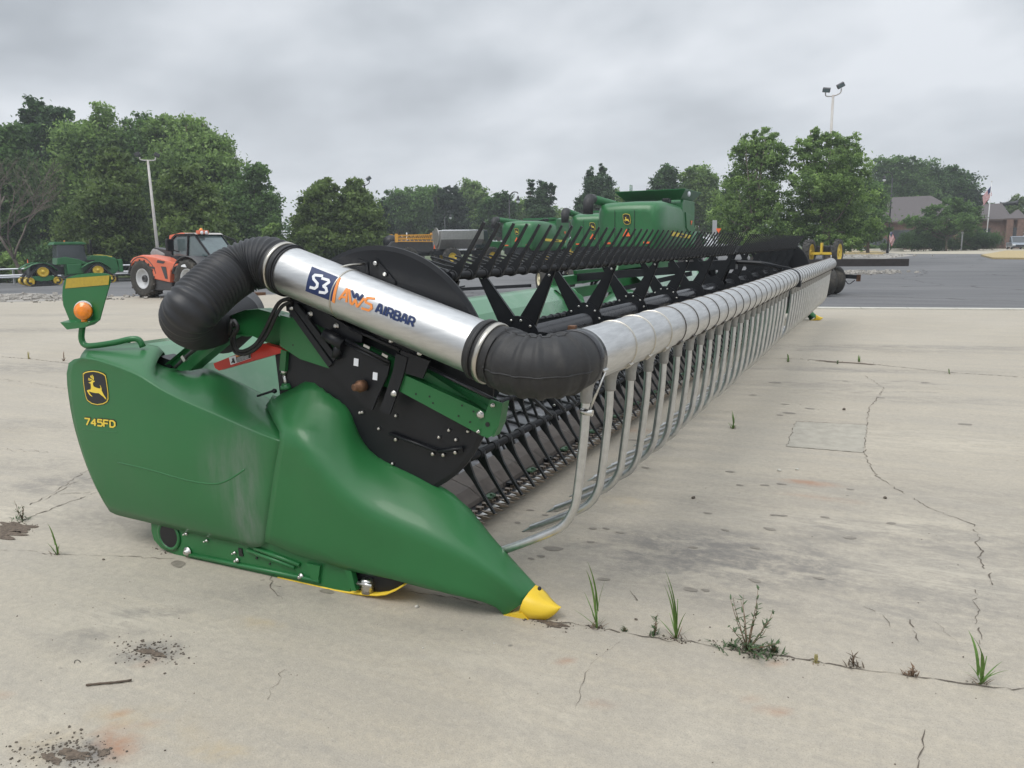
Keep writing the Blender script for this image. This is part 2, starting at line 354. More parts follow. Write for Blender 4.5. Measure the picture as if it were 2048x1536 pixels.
def asphalt_mat():
    m, t, b, L = surf_nodes('asphalt'); P = t.nodes.new('ShaderNodeTexCoord').outputs['Object']
    big = nnoise(t, P, .09, 5, .6, .8); strk = nnoise(t, P, .5, 7, .7, .4, ((.25, 2.5, 1), (0, 0, .5))); fine = nnoise(t, P, 14, 6, .7)
    c = mixc(t, rng(t, big, .38, .62), (.10, .101, .106), (.160, .160, .164))
    c = mixc(t, rng(t, strk, .42, .68, 0, .55), c, (.225, .222, .218))
    c = mixc(t, rng(t, fine, .4, .7, 0, .4), c, (.08, .08, .083))
    cr_ = t.nodes.new('ShaderNodeTexVoronoi'); cr_.feature = 'DISTANCE_TO_EDGE'; cr_.inputs['Scale'].default_value = .16
    wob = t.nodes.new('ShaderNodeVectorMath'); wob.operation = 'ADD'; L(P, wob.inputs[0]); nz = t.nodes.new('ShaderNodeTexNoise'); nz.inputs['Scale'].default_value = .6; nz.inputs['Detail'].default_value = 6; L(P, nz.inputs[0]); L(nz.outputs['Color'], wob.inputs[1]); L(wob.outputs[0], cr_.inputs['Vector'])
    c = mixc(t, rng(t, cr_.outputs[0], .002, .007, .8, 0), c, (.05, .05, .05))
    L(c, b.inputs['Base Color']); b.inputs['Roughness'].default_value = .8; b.inputs['Specular IOR Level'].default_value = .3
    bp = t.nodes.new('ShaderNodeBump'); bp.inputs['Strength'].default_value = .35; bp.inputs['Distance'].default_value = .02; L(fine, bp.inputs['Height']); L(bp.outputs[0], b.inputs['Normal'])
    return m
CONC, ASPH = concrete_mat(), asphalt_mat()
CRACKM = mat('crack_dirt', (.115, .096, .076), .95, var=.6, scale=60)
SOILM = mat('crack_soil', (.13, .10, .075), .95, var=.5, scale=50, bump=.5, bscale=80)
KERBM = mat('kerb_concrete', (.50, .485, .43), .8, var=.12, scale=4)
DRYG = mat('dry_grass', (.42, .33, .17), .95, var=.3, scale=9, bump=.4, bscale=60)
LAWN = mat('rough_grass', (.075, .10, .035), .95, var=.4, scale=6, bump=.5, bscale=60)
GRAVELM = mat('gravel', (.33, .31, .28), .95, var=.4, scale=30, bump=.6, bscale=40)
def gridmesh(name, m, xs, ys, zf, attrs=None):
    nx, ny = len(xs), len(ys[0]) if hasattr(ys[0], '__len__') else len(ys)
    X = np.repeat(np.array(xs)[:, None], ny, 1); Y = np.array(ys, float) if hasattr(ys[0], '__len__') else np.repeat(np.array(ys)[None, :], nx, 0)
    Z = np.vectorize(zf)(X, Y); co = np.stack([X, Y, Z], -1).reshape(-1, 3)
    i = np.arange(nx-1)[:, None]*ny+np.arange(ny-1)[None, :]
    F = np.stack([i, i+ny, i+ny+1, i+1], -1).reshape(-1, 4)
    me = bpy.data.meshes.new(name); me.vertices.add(len(co)); me.vertices.foreach_set('co', co.ravel())
    me.loops.add(F.size); me.loops.foreach_set('vertex_index', F.ravel().astype(np.int32)); me.polygons.add(len(F)); me.polygons.foreach_set('loop_start', np.arange(0, F.size, 4, dtype=np.int32)); me.polygons.foreach_set('loop_total', np.full(len(F), 4, np.int32))
    me.update(calc_edges=True)
    if attrs:
        for k, fn in attrs.items():
            a = me.attributes.new(k, 'FLOAT', 'POINT'); a.data.foreach_set('value', fn(co[:, 0], co[:, 1]).astype(np.float32))
    return link(name, me, m)
gx = [-600, -300, -150]+list(range(-100, -20, 4))+[-20, 0, 20, 60, 120, 300, 600]; gy = [-80, -20, 0, 20]+list(range(30, 130, 10))+[160, 250, 400, 800]
g = gridmesh('ground', ASPH, gx, gy, lambda x, y: gz(x, y)-.006); structure(g)
# stains: blobs given where they lie on the photographed slab: (u, v, length, width, heading, strength)
def blob(lst):
    Q = []
    for (u, v, lx, ly, hd, s) in lst:
        p = PZ(u, v); Q.append((p.x, p.y, lx, ly, hd, s))
    def fn(x, y):
        r = np.zeros_like(x)
        for (a, b, lx, ly, hd, s) in Q:
            dx, dy = x-a, y-b; cx, sx = cos(hd), sin(hd)
            e_ = ((dx*cx+dy*sx)/lx)**2+((-dx*sx+dy*cx)/ly)**2
            r = np.maximum(r, s*np.clip(1.25-e_, 0, 1)*np.exp(-e_*.35))
        return r
    return fn
ST = [(1400, 1110, .75, .5, .35, .85), (1560, 1130, .6, .4, .3, .8), (1300, 1085, .35, .3, .3, .7), (1700, 1080, .8, .45, .3, .5), (1900, 1090, .9, .5, .3, .5), (1850, 1190, .6, .4, .3, .55), (1480, 1190, .45, .25, .3, .5),
      (1780, 985, 1., .5, .3, .28), (1240, 1150, .3, .2, .3, .35), (2000, 1010, 1, .5, .3, .3), (1900, 1270, .4, .3, .2, .35), (1700, 1230, .5, .25, .2, .3),
      (300, 1305, .17, .10, .4, 1.), (150, 1500, .22, .10, .3, 1.), (80, 1495, .12, .08, .3, .6), (60, 735, 2.2, .6, .25, .5), (60, 660, 3, .5, .3, .5), (250, 660, 2.5, .4, .25, .35), (100, 630, 3, .5, .3, .4),
      (90, 850, 1.1, .35, .35, .35), (130, 965, .5, .3, .6, .6), (40, 930, .6, .3, .4, .35), (250, 1030, .6, .35, .3, .45), (300, 1225, .22, .06, .5, .75), (215, 1265, .2, .06, .45, .7), (150, 1290, .2, .12, .4, .4),
      (1700, 740, 2.2, .22, .22, .55), (1900, 695, 4, .28, .22, .6), (1720, 700, 2.4, .3, .2, .45), (1620, 770, 1.4, .2, .22, .4), (1850, 800, 1.2, .25, .2, .35), (1450, 1010, .5, .2, .3, .3), (1640, 1010, .5, .3, .3, .25), (950, 985, .8, .35, 1.57, .45), (1150, 880, 1., .3, 1.57, .35),
      (560, 1190, .5, .16, .3, .35), (900, 1260, .5, .1, .2, .3)]
for k in range(15):
    ST.append((1580+k*21, 765+4*sin(k), .10, .05, .3, .55))
    ST.append((1590+k*21, 782+4*cos(k*2), .10, .05, .3, .45))
RU = [(235, 1482, .13, .06, -.5, 1.), (300, 1325, .05, .03, 0, .6), (1620, 966, .2, .07, 0, .7), (1125, 1317, .07, .018, -.3, .8), (1190, 1402, .07, .018, -.3, .6), (1535, 1414, .09, .02, -.3, .8), (1550, 1330, .05, .012, 1.1, .7), (230, 1430, .03, .02, 0, .8), (285, 1450, .03, .02, 0, .8), (0, 1388, .05, .03, 0, .8), (1270, 860, .25, .1, 0, .4), (1640, 995, .3, .05, 0, .35)]
OC = [(520, 1245, .15, .05, 0, .7), (440, 1502, .12, .05, .3, .8), (240, 1440, .2, .08, 0, .5), (340, 1450, .25, .1, 0, .3), (1250, 1000, .2, .08, 0, .4), (100, 1490, .15, .1, 0, .5)]
PA = [(40, 1025, .35, .2, .4, 1.), (1110, 1430, .1, .03, -.4, 1.), (1135, 1445, .03, .10, 0, 1), (1500, 1150, .25, .1, .3, .5), (1750, 1050, 1., .2, .3, .6), (250, 1235, .4, .12, .45, .8), (340, 1215, .12, .05, .4, .8), (1900, 1150, .6, .3, .2, .6), (1850, 880, 1.2, .5, .2, .6), (900, 1330, .6, .2, .3, .3)]
xs = np.concatenate([np.arange(-44, -7, .5), np.arange(-7, 7, .05), np.arange(7, 45, .8)])
tt = np.concatenate([np.linspace(0, .22, 12)[:-1], np.linspace(.22, .62, 230)[:-1], np.linspace(.62, 1, 60)])
ys = [[-6+(edge_y(x)+6)*t_ for t_ in tt] for x in xs]
slab = gridmesh('concrete_lot', CONC, xs, ys, lambda x, y: gz(x, y), {'stain': blob(ST), 'rust': blob(RU), 'ochre': blob(OC), 'pale': blob(PA)}); structure(slab)
# kerb of newer concrete along the far edge of the lot
k = MB()
xa = [-5.6+i*1.0 for i in range(50)]
for a, b in zip(xa, xa[1:]):
    k.box(((a+b)/2, (edge_y(a)+edge_y(b))/2-.16, .012), (1.0, .34, .03), Matrix.Rotation(atan2(edge_y(b)-edge_y(a), b-a), 3, 'Z'))
structure(k.build('kerb', KERBM))
# cracks, joints and puddle spots, lying a few mm proud of the slab
def wiggle(pts, amp, step, rnd):
    o = []
    for a, b in zip(pts, pts[1:]):
        L_ = (b-a).length; n = max(1, int(L_/step))
        for i in range(n):
            p = a+(b-a)*(i/n); o.append(p+Vector((rnd.gauss(0, amp), rnd.gauss(0, amp), 0)) if i else p)
    o.append(pts[-1]); return o
rc = random.Random(3); ck = MB()
def crack(pxs, w=.010, amp=.007, step=.03):
    pts = wiggle([PZ(*p) for p in pxs], amp, step, rc); L = []; 
    for i, p in enumerate(pts):
        d = (pts[min(i+1, len(pts)-1)]-pts[max(i-1, 0)]).normalized(); nrm = Vector((-d.y, d.x, 0)); ww = .8*w*(.12+rc.random()**1.6*.95)/2
        L.append((p+nrm*ww+Vector((0, 0, .003)), p-nrm*ww+Vector((0, 0, .003))))
    for a, b in zip(L, L[1:]):
        if rc.random() < .94: ck.face((a[0], a[1], b[1], b[0]))
crack([(800, 1183), (905, 1195), (985, 1213), (1085, 1243), (1190, 1252), (1300, 1275), (1400, 1288), (1460, 1300), (1560, 1312), (1680, 1332), (1760, 1345), (1850, 1357), (1950, 1370), (2090, 1383)], .011)
crack([(-30, 1100), (60, 1102), (120, 1110), (200, 1112), (300, 1116), (350, 1118)], .006)
crack([(-20, 1070), (60, 1035), (130, 1008), (195, 985)], .018, .010)
crack([(60, 1010), (110, 985), (150, 955), (180, 940)], .010, .008); crack([(90, 1000), (150, 965), (190, 955)], .007, .008); crack([(105, 990), (180, 985)], .007, .008)
crack([(-20, 712), (60, 718), (130, 726), (200, 735)], .03); crack([(1500, 716), (1600, 718), (1740, 728), (1900, 745), (2080, 757)], .03)
crack([(1730, 752), (1770, 778), (1738, 815), (1735, 848), (1727, 905), (1742, 935), (1760, 958), (1850, 1012), (1950, 1050), (1962, 1120), (1985, 1170)], .010, .008)
crack([(1592, 843), (1735, 850)], .012, .006); crack([(1592, 843), (1572, 893)], .012, .006); crack([(1572, 893), (1727, 906)], .012, .006)
crack([(545, 1152), (550, 1185), (565, 1200)], .007, .01); crack([(548, 1172), (562, 1174)], .004, .006)
crack([(1260, 1182), (1275, 1202)], .007, .006); crack([(1725, 1213), (1765, 1230), (1780, 1255)], .006, .006); crack([(1820, 1240), (1838, 1285)], .007, .006); crack([(1870, 1245), (1910, 1280), (1918, 1292)], .006, .006)
crack([(570, 1340), (555, 1370), (535, 1400)], .004, .01); crack([(1240, 1285), (1180, 1330), (1150, 1420)], .003, .006); crack([(0, 758), (90, 770), (200, 790)], .008, .03)
crack([(1950, 1180), (1960, 1290)], .007, .008); crack([(1850, 1460), (1835, 1540)], .006, .006); crack([(0, 900), (110, 905)], .006, .03); crack([(0, 650), (230, 640)], .015, .05)
structure(ck.build('pavement_cracks', CRACKM))
sp = MB()
def spot(u, v, a, b, mbx, z=.0022, n=18, jag=.35, hd=None):
    c = PZ(u, v, z); hd = rc.uniform(-.3, .3) if hd is None else hd; ph = [1+rc.uniform(-jag, jag) for _ in range(n)]; ph = [(ph[i-1]+ph[i]*1.5+ph[(i+1) % n])/3.5 for i in range(n)]
    mbx.face([c+Vector((a*ph[k]*cos(2*pi*k/n)*cos(hd)-b*ph[k]*sin(2*pi*k/n)*sin(hd), a*ph[k]*cos(2*pi*k/n)*sin(hd)+b*ph[k]*sin(2*pi*k/n)*cos(hd), 0)) for k in range(n)])
for (u, v, a) in [(1108, 1097, .075), (1082, 1112, .03), (1062, 1117, .025), (357, 1128, .07), (655, 1183, .05), (1183, 1245, .0), (1213, 1057, .03), (1186, 1057, .03), (1240, 1065, .03), (1480, 970, .04), (1530, 970, .04), (1563, 968, .04), (1700, 978, .03), (1460, 943, .04), (1415, 1026, .035), (1450, 1060, .03), (1510, 1095, .035), (1549, 1030, .035), (1565, 1031, .035), (1540, 1058, .045), (1700, 1075, .045), (1650, 1034, .035), (1782, 1046, .035), (1182, 1084, .03), (1385, 1094, .035), (1207, 1158, .04), (1380, 1178, .045), (1411, 1180, .03), (1510, 1161, .04), (1638, 1156, .035), (1320, 868, .04), (1300, 900, .05), (1265, 880, .05), (1350, 830, .05), (1290, 935, .04), (1060, 1020, .03), (1090, 1030, .03), (1035, 1045, .03), (1550, 765, .10), (1620, 817, .06), (1580, 826, .09), (1560, 830, .05), (1570, 808, .05), (1505, 790, .06), (1930, 848, .08), (1690, 762, .05), (1850, 765, .06), (1760, 795, .06), (1600, 700, .06)]:
    if a: spot(u, v, a*.75, a*.42, sp)
WETM = mat('damp_spot', (.225, .200, .165), .55, var=.2, scale=30)
structure(sp.build('oil_spots', WETM))
# broken-out pockets filled with soil
so = MB()
for (u, v, a, b) in [(30, 1052, .16, .05), (-5, 1068, .2, .06), (1100, 1246, .07, .018), (150, 1508, .06, .022), (305, 1305, .06, .022), (100, 1515, .04, .015), (207, 1507, .022, .012), (1690, 725, .35, .05), (360, 1125, 0, 0)]:
    if a: spot(u, v, a, b, so, .0035, 34, .75)
structure(so.build('soil_pockets', SOILM))
# a newer square patch in the slab
pp = MB(); pp.face([PZ(u, v, .0025) for (u, v) in [(1592, 843), (1735, 850), (1727, 905), (1572, 893)]])
structure(pp.build('pavement_patch', mat('patch_concrete', (.375, .350, .295), .85, var=.16, scale=9, bump=.3, bscale=120)))
# dry verges, gravel bed and the concrete drive across the road
def sheet(name, m, pts, z, lab=None):
    b = MB(); b.face([Vector((p.x, p.y, gz(p.x, p.y)+z)) for p in pts]); return structure(b.build(name, m))
DRIVE = mat('drive_concrete', (.43, .39, .31), .85, var=.12, scale=1)
sheet('drive', DRIVE, [PZ(*p) for p in [(1560, 508), (1960, 508), (2300, 509), (2300, 497), (1560, 498)]], .003)
sheet('gravel_bed', GRAVELM, [PZ(*p) for p in [(1660, 526), (1690, 527), (1830, 511), (1780, 506), (1640, 507)]], .004)
for pts in ([(1600, 509), (1765, 509), (1772, 506.5), (1755, 504), (1600, 504)], [(1962, 512), (1985, 518), (2300, 522), (2300, 502), (2010, 503)]):
    b = MB(); P_ = [PZ(*p) for p in pts]; P_ = [Vector((p.x, p.y, gz(p.x, p.y))) for p in P_]
    b.slab([p+Vector((0, 0, .12)) for p in P_], (0, 0, -.14)); structure(b.build('dry_verge', DRYG))
# rough grass beyond the guardrail and behind everything
ga = MB()
for i in range(24):
    x0, x1 = -300+i*11.5, -300+(i+1)*11.5
    def yl(x): return 48-(x+66)*.42 if x > -200 else 105
    ga.face([(x0, yl(x0)+3.5, gz(x0, 0)+.004), (x1, yl(x1)+3.5, gz(x1, 0)+.004), (x1, 600, gz(x1, 0)+.004), (x0, 600, gz(x0, 0)+.004)])
lw = ga.build('rough_grass', LAWN); structure(lw)
gb = MB(); gb.face([(-24, 112, .0), (-4, 118, .0), (40, 165, 0), (300, 230, 0), (300, 700, 0), (-24, 700, 0)]); structure(gb.build('lawn', LAWN))
gs = MB(); gs.face([PZ(u, v, .004) if v > 560 else PZ(u, v, .004) for (u, v) in [(-60, 606), (120, 601), (140, 590), (60, 586), (-60, 590)]]); structure(gs.build('gravel_strip', GRAVELM))
# ================================================================== GRAIN PLATFORM (foreground machine)
HL = Vector((-2.6, 9.9, 0)); OFF = HL
HD = thing('harvester_platform', 'long green draper platform with black tined reel and silver air manifold, lying across the concrete', 'harvester head', HL)
Y0, Y1 = 2.95, 16.87            # inside of the near and far end sheets
YC = (Y0+Y1)/2
def coons(bot, top, lef, rig, nr, nc):
    B, T, L_, R_ = [np.array(cr(x, n)) for x, n in ((bot, nc), (top, nc), (lef, nr), (rig, nr))]
    G = np.zeros((nr, nc, 3))
    for i in range(nr):
        for j in range(nc):
            a, b = i/(nr-1), j/(nc-1)
            G[i, j] = (1-a)*B[j]+a*T[j]+(1-b)*L_[i]+b*R_[i]-((1-a)*(1-b)*B[0]+(1-a)*b*B[-1]+a*(1-b)*T[0]+a*b*T[-1])
    return G
def pys(lst, y): return [PY(u, v, y) for u, v in lst]
# ---- rear end shield with the badge
bot = pys([(215, 1015), (228, 1028), (300, 1046), (400, 1071), (480, 1088), (512, 1095), (531, 1088)], 2.69)
top = pys([(160, 716), (200, 723), (271, 749), (344, 791), (466, 845), (520, 868), (563, 884)], 2.668)
lef = [bot[0]]+pys([(195, 975), (172, 915), (152, 845), (141, 785), (137, 742), (143, 722)], 2.69)+[top[0]]
rig = [bot[-1]]+pys([(546, 1015), (558, 950)], 2.686)+[top[-1]]
G = coons(bot, top, lef, rig, 16, 30)
for i in range(16):
    for j in range(30):
        a, b = i/15, j/29
        G[i, j, 1] -= .045*sin(pi*min(1, a*1.02))**.6*sin(pi*(.04+.92*b))**.5
back = np.array(cr(pys([(186, 693), (268, 687), (318, 693), (328, 706), (310, 716), (318, 724), (350, 735), (385, 741), (412, 736), (470, 760), (520, 785), (550, 806)], 2.985), 30))
rows = [list(map(Vector, r)) for r in G]; rows.insert(15, [a*.12+b*.88 for a, b in zip(rows[14], rows[15])])
for k, (f, lift) in enumerate([(.025, .004), (.07, .008), (.14, .013), (.35, .02), (.65, .022), (.9, .01), (1, 0)]):
    rows.append([Vector(G[15, j])*(1-f)+Vector(back[j])*f+Vector((0, 0, lift)) for j in range(30)])
rows.append([Vector(p)+Vector((0, .004, -.012)) for p in back]); rows.append([Vector(p)+Vector((0, 0, -.16)) for p in back])
rows.insert(0, [p+Vector((0, .09, .004)) for p in rows[0]])
nr = len(rows)
rows = [[r[0]+Vector((.05, .22, -.01 if i > nr-4 else 0)), r[0]+Vector((.004, .03, 0))]+r+[r[-1]+Vector((.01, .03, 0))] for i, r in enumerate(rows)]
mb = MB(); mb.grid(rows); mb.b.normal_update()
panel_bvh = BVHTree.FromBMesh(mb.b)
shield = mb.build('end_shield', GSHLD, HD, norm=True)
sc_ = [PY(*p, 2.70) for p in ((500, 890), (505, 960), (495, 1020), (515, 1065), (450, 930))]; at_ = shield.data.attributes.new('scuff', 'FLOAT', 'POINT')
at_.data.foreach_set('value', np.array([min(1., sum(exp_ for exp_ in (math.exp(-((v.co.x+OFF.x-q.x)/.085)**2-((v.co.z+OFF.z-q.z)/.13)**2) for q in sc_))*.55+.12*math.exp(-((v.co.z-.15)/.07)**2)) for v in shield.data.vertices], np.float32))
rdg = cr([(235, 925), (300, 940), (370, 960), (420, 968), (445, 965), (470, 952), (490, 938)], 30); mb = MB(); q_ = []
for (u, v) in rdg:
    h_ = panel_bvh.ray_cast(CAMP, ray(u, v).normalized())
    if h_[0] is not None: q_.append(h_[0]+Vector((0, .0035, 0)))
mb.tube(q_, .006, 8); mb.build('panel_ridge', GSHLD, shield)
mb = MB(); q_ = []
for i in range(12):
    h_ = panel_bvh.ray_cast(CAMP, ray(165+70*i/11, 858+7*i/11).normalized()); q_.append(h_[0]+Vector((0, .002, 0)))
mb.tube(q_, .0035, 6); mb.build('panel_ridge', GSHLD, shield)
# ---- front divider
ST_ = [((531, 1086), (560, 872), (531, 812)), ((585, 1111), (590, 872), (560, 787)), ((641, 1126), (615, 895), (612, 773)), ((700, 1141), (645, 935), (660, 786)),
       ((755, 1154), (690, 985), (692, 818)), ((815, 1168), (748, 1025), (718, 872)), ((875, 1183), (820, 1056), (757, 915)), ((925, 1195), (895, 1090), (842, 959)),
       ((960, 1203), (955, 1122), (917, 1004)), ((985, 1212), (1003, 1155), (978, 1069)), ((1000, 1222), (1034, 1182), (1030, 1126)), ((1008, 1231), (1050, 1203), (1073, 1172))]
SY = [(2.674, 2.642, 2.850), (2.687, 2.637, 2.858), (2.687, 2.632, 2.862), (2.687, 2.637, 2.864), (2.689, 2.652, 2.866), (2.696, 2.670, 2.867), (2.708, 2.690, 2.868), (2.730, 2.715, 2.870), (2.755, 2.750, 2.884), (2.785, 2.785, 2.908), (2.812, 2.812, 2.92), (2.832, 2.832, 2.922)]
cols = []
for (b, c, t), (yb, yc, yt) in zip(ST_, SY):
    B, C_, T = PY(*b, yb), PY(*c, yc), PY(*t, yt)
    cols.append([B+Vector((0, .12, .004)), B, B*.66+C_*.34+Vector((0, -.008, 0)), B*.3+C_*.7+Vector((0, -.007, 0)), C_, C_*.6+T*.4+Vector((0, -.004, .012)), C_*.22+T*.78+Vector((0, 0, .01)), T, T+Vector((0, .035, -.03)), Vector((T.x, T.y+.05, B.z+.05 if T.z-B.z > .3 else (T.z+B.z)/2))])
NR = len(cols[0]); dense = [cr([cols[s][r] for s in range(len(cols))], 40) for r in range(NR)]
dense = [cr([dense[r][j] for r in range(NR)], 26) for j in range(40)]
dense_ = [[Vector(p)+Vector((.004, .035, 0)) for p in dense[0]]]+[[Vector(p) for p in r] for r in dense]
mb = MB(); mb.grid(dense_)
divider = mb.build('crop_divider', GPLAS, HD, norm=True)
# yellow tip: rings from the seam to the point
mb = MB(); TS = [((1037, 1226, 2.817), (1046, 1200, 2.812), (1071, 1170, 2.915)), ((1058, 1244, 2.822), (1066, 1208, 2.815), (1085, 1181, 2.912)), ((1086, 1242, 2.836), (1088, 1213, 2.832), (1098, 1196, 2.902)), ((1108, 1230, 2.858), (1109, 1215, 2.856), (1112, 1208, 2.890)), ((1122, 1215, 2.876), (1122, 1214, 2.876), (1122, 1213.5, 2.878))]
tc_ = []
for b_, c_, t_ in TS:
    B, C_, T = (PY(*q) for q in (b_, c_, t_)); g_ = (T-B).length
    tc_.append([B+Vector((0, .10*min(1, g_/.15), .004)), B, B*.5+C_*.5+Vector((0, -.004*min(1, g_/.1), 0)), C_, C_*.5+T*.5+Vector((0, -.004*min(1, g_/.1), .004*min(1, g_/.1))), T, T+Vector((0, .035, -.02))*min(1, g_/.12), B+Vector((0, .10*min(1, g_/.15), .004))])
td = [cr([tc_[s_][r] for s_ in range(5)], 16) for r in range(8)]
mb.grid([[Vector((p[0], p[1], max(.006, p[2]))) for p in r] for r in td])
mb.slab([PY(1002, 1231, 2.812), PY(1044, 1226, 2.812), PY(1060, 1244, 2.820), PY(1022, 1240, 2.816)], (0, .10, 0))
tip = mb.build('divider_tip', YEL, divider, norm=True)
mb = MB(); q = PY(1079, 1177, 2.86); mb.lathe([(.009, 0), (.009, .006), (.004, .008)], q, (q-CAMP)*-1, 10); mb.build('rivet', BDEC, tip)
# ---- badge, model number (real inlays just proud of the panel)
def inlay(name, polys, m, parent, bvh, lift=.0015, subdiv=0):
    """polys given in picture columns/rows are cut onto the surface they lie on"""
    mb = MB()
    for vs, fs in polys:
        q = []
        for (u, v) in vs:
            d = ray(u, v).normalized(); h = bvh.ray_cast(CAMP, d)
            if h[0] is None: h = bvh.find_nearest(CAMP+d*3.8)
            n = h[1] if h[1].dot(d) < 0 else -h[1]
            q.append(mb.b.verts.new(h[0]+n*lift))
        for f in fs:
            try: mb.b.faces.new([q[i] for i in f])
            except ValueError: pass
    return mb.build(name, m, parent)
def fan(vs):                      # any simple polygon -> triangles
    from mathutils.geometry import tessellate_polygon
    return (vs, [tuple(t) for t in tessellate_polygon([[Vector((x, y, 0)) for x, y in vs]])])
def z1(pts): return [(100+x/4.096, 520+y/4.096) for x, y in pts]
emb = [(272, 930), (290, 918), (320, 911), (355, 907), (400, 914), (440, 930), (458, 945), (466, 985), (474, 1040), (480, 1090), (481, 1140), (470, 1163), (440, 1180), (392, 1188), (345, 1178), (308, 1152), (295, 1120), (283, 1060), (274, 990)]
cx_, cy_ = 378, 1048
def grow(P, s): return [(cx_+(x-cx_)*s, cy_+(y-cy_)*s) for x, y in P]
badge = inlay('badge', [fan(z1(grow(emb, 1.045)))], BDEC, shield, panel_bvh, .0012)
inlay('badge_border', [fan(z1(grow(emb, 1.0)))], YDEC, badge, panel_bvh, .0020)
inlay('badge_field', [fan(z1(grow(emb, .945)))], BDEC, badge, panel_bvh, .0028)
deer = [(374, 991), (366, 1000), (356, 1003), (358, 1022), (364, 1036), (392, 1048), (414, 1052), (420, 1046), (416, 1034), (412, 1026), (419, 1029), (428, 1052), (428, 1068), (436, 1085), (447, 1105), (462, 1128), (468, 1144), (458, 1137), (440, 1118), (420, 1103), (405, 1090), (375, 1089), (352, 1084), (335, 1079), (324, 1075), (326, 1083), (340, 1103), (354, 1117), (344, 1116), (328, 1104), (312, 1078), (306, 1070), (318, 1063), (338, 1060), (341, 1040), (338, 1012), (327, 1008), (320, 1004), (334, 1000), (346, 990), (360, 988)]
def ribbon(pts, w):
    o = []
    for a, b in zip(pts, pts[1:]):
        d = Vector((b[0]-a[0], b[1]-a[1])).normalized(); n = Vector((-d.y, d.x))*w/2; e2 = d*w*.2
        o.append(([(a[0]-n.x-e2.x, a[1]-n.y-e2.y), (b[0]-n.x+e2.x, b[1]-n.y+e2.y), (b[0]+n.x+e2.x, b[1]+n.y+e2.y), (a[0]+n.x-e2.x, a[1]+n.y-e2.y)], [(0, 1, 2, 3)]))
    return o
ant = []
for s_ in ([(350, 990), (362, 976), (360, 958), (350, 942)], [(361, 972), (345, 966), (336, 952)], [(352, 984), (334, 976), (320, 968)], [(345, 982), (330, 984), (318, 980)], [(358, 962), (344, 955), (341, 946)]):
    ant += [(z1(v), f) for v, f in ribbon(s_, 6)]
inlay('badge_deer', [fan(z1(deer))]+ant, YDEC, badge, panel_bvh, .0036)
# ---- skid frame under the shields
mb = MB()
prof = [(302, 1040), (303, 1062), (308, 1080), (322, 1096), (348, 1108), (378, 1117), (392, 1123), (470, 1139), (560, 1156), (640, 1175), (672, 1180), (700, 1184), (700, 1140), (560, 1085), (400, 1050)]
pl = pys(prof, 2.71); mb.slab(pl, (0, .25, 0))
for (a, b) in (((380, 1110), (640, 1163)), ((495, 1100), (590, 1135)), ((510, 1096), (600, 1130))):
    mb.tube([PY(*a, 2.705), PY(*b, 2.705)], .012, 6)
mb.slab(pys([(612, 1127), (622, 1158), (635, 1168), (640, 1132)], 2.695), (0, .05, 0))
mb.slab(pys([(690, 1140), (702, 1182), (712, 1182), (702, 1142)], 2.69), (0, .03, 0))
frame = mb.build('skid_frame', GREEN, HD)
mb = MB(); mb.lathe([(.085, 0), (.085, .006), (.066, .008), (.066, .001)], PY(338, 1071, 2.708), (0, -1, 0), 24); mb.build('roller_ring', GREEN, frame)
mb = MB(); mb.lathe([(.064, 0), (.064, .004)], PY(338, 1071, 2.704), (0, -1, 0), 24); mb.build('roller_bore', BLACK, frame)
for (u, v, r) in [(376, 1103, .026), (603, 1152, .015), (475, 1120, .012), (470, 1105, .008), (414, 1081, .008), (373, 1067, .01)]:
    mb = MB(); mb.lathe([(r, 0), (r, .006), (r*.55, .007), (r*.55, .02), (r*.4, .024)], PY(u, v, 2.705), (0, -1, 0), 10); mb.build('bolt', STEEL, frame)
for q_ in ([(476, 1096), (483, 1098), (486, 1113), (478, 1112)], [(510, 1116), (513, 1114), (515, 1118), (512, 1119)], [(537, 1127), (540, 1126), (541, 1129), (538, 1130)]): mb = MB(); mb.slab(pys(q_, 2.704), (0, .008, 0)); mb.build('slot', BDEC, frame)
mb = MB()
sk = cr([PY(555, 1160, 2.705), PY(600, 1168, 2.705), PY(668, 1180, 2.705), PY(740, 1189, 2.705), PY(775, 1186, 2.705), PY(806, 1169, 2.705)], 14)
mb.grid([[Vector(p)+Vector((0, dy, max(0, .004-p[2]))) for p in sk] for dy in (0, .18)]); mb.build('skid_shoe', YEL, frame, solid=.008)
mb = MB(); mb.lathe([(.03, -.03), (.03, .03), (.022, .04)], PY(735, 1172, 2.722), (0, 0, 1), 14); mb.cyl(PY(716, 1166, 2.70), PY(745, 1172, 2.70), .01); mb.build('skid_pivot', STEEL, frame)
mb = MB(); mb.slab(pys([(640, 1130), (690, 1142), (700, 1176), (645, 1168)], 2.74), (0, .1, 0)); mb.slab(pys([(690, 1112), (806, 1145), (806, 1171), (775, 1184), (712, 1186)], 2.735), (0, .16, 0)); mb.build('skid_bracket_shade_fill', BLACK, frame)  # bracket enlarged as black fill standing for the shaded interior above the shoe
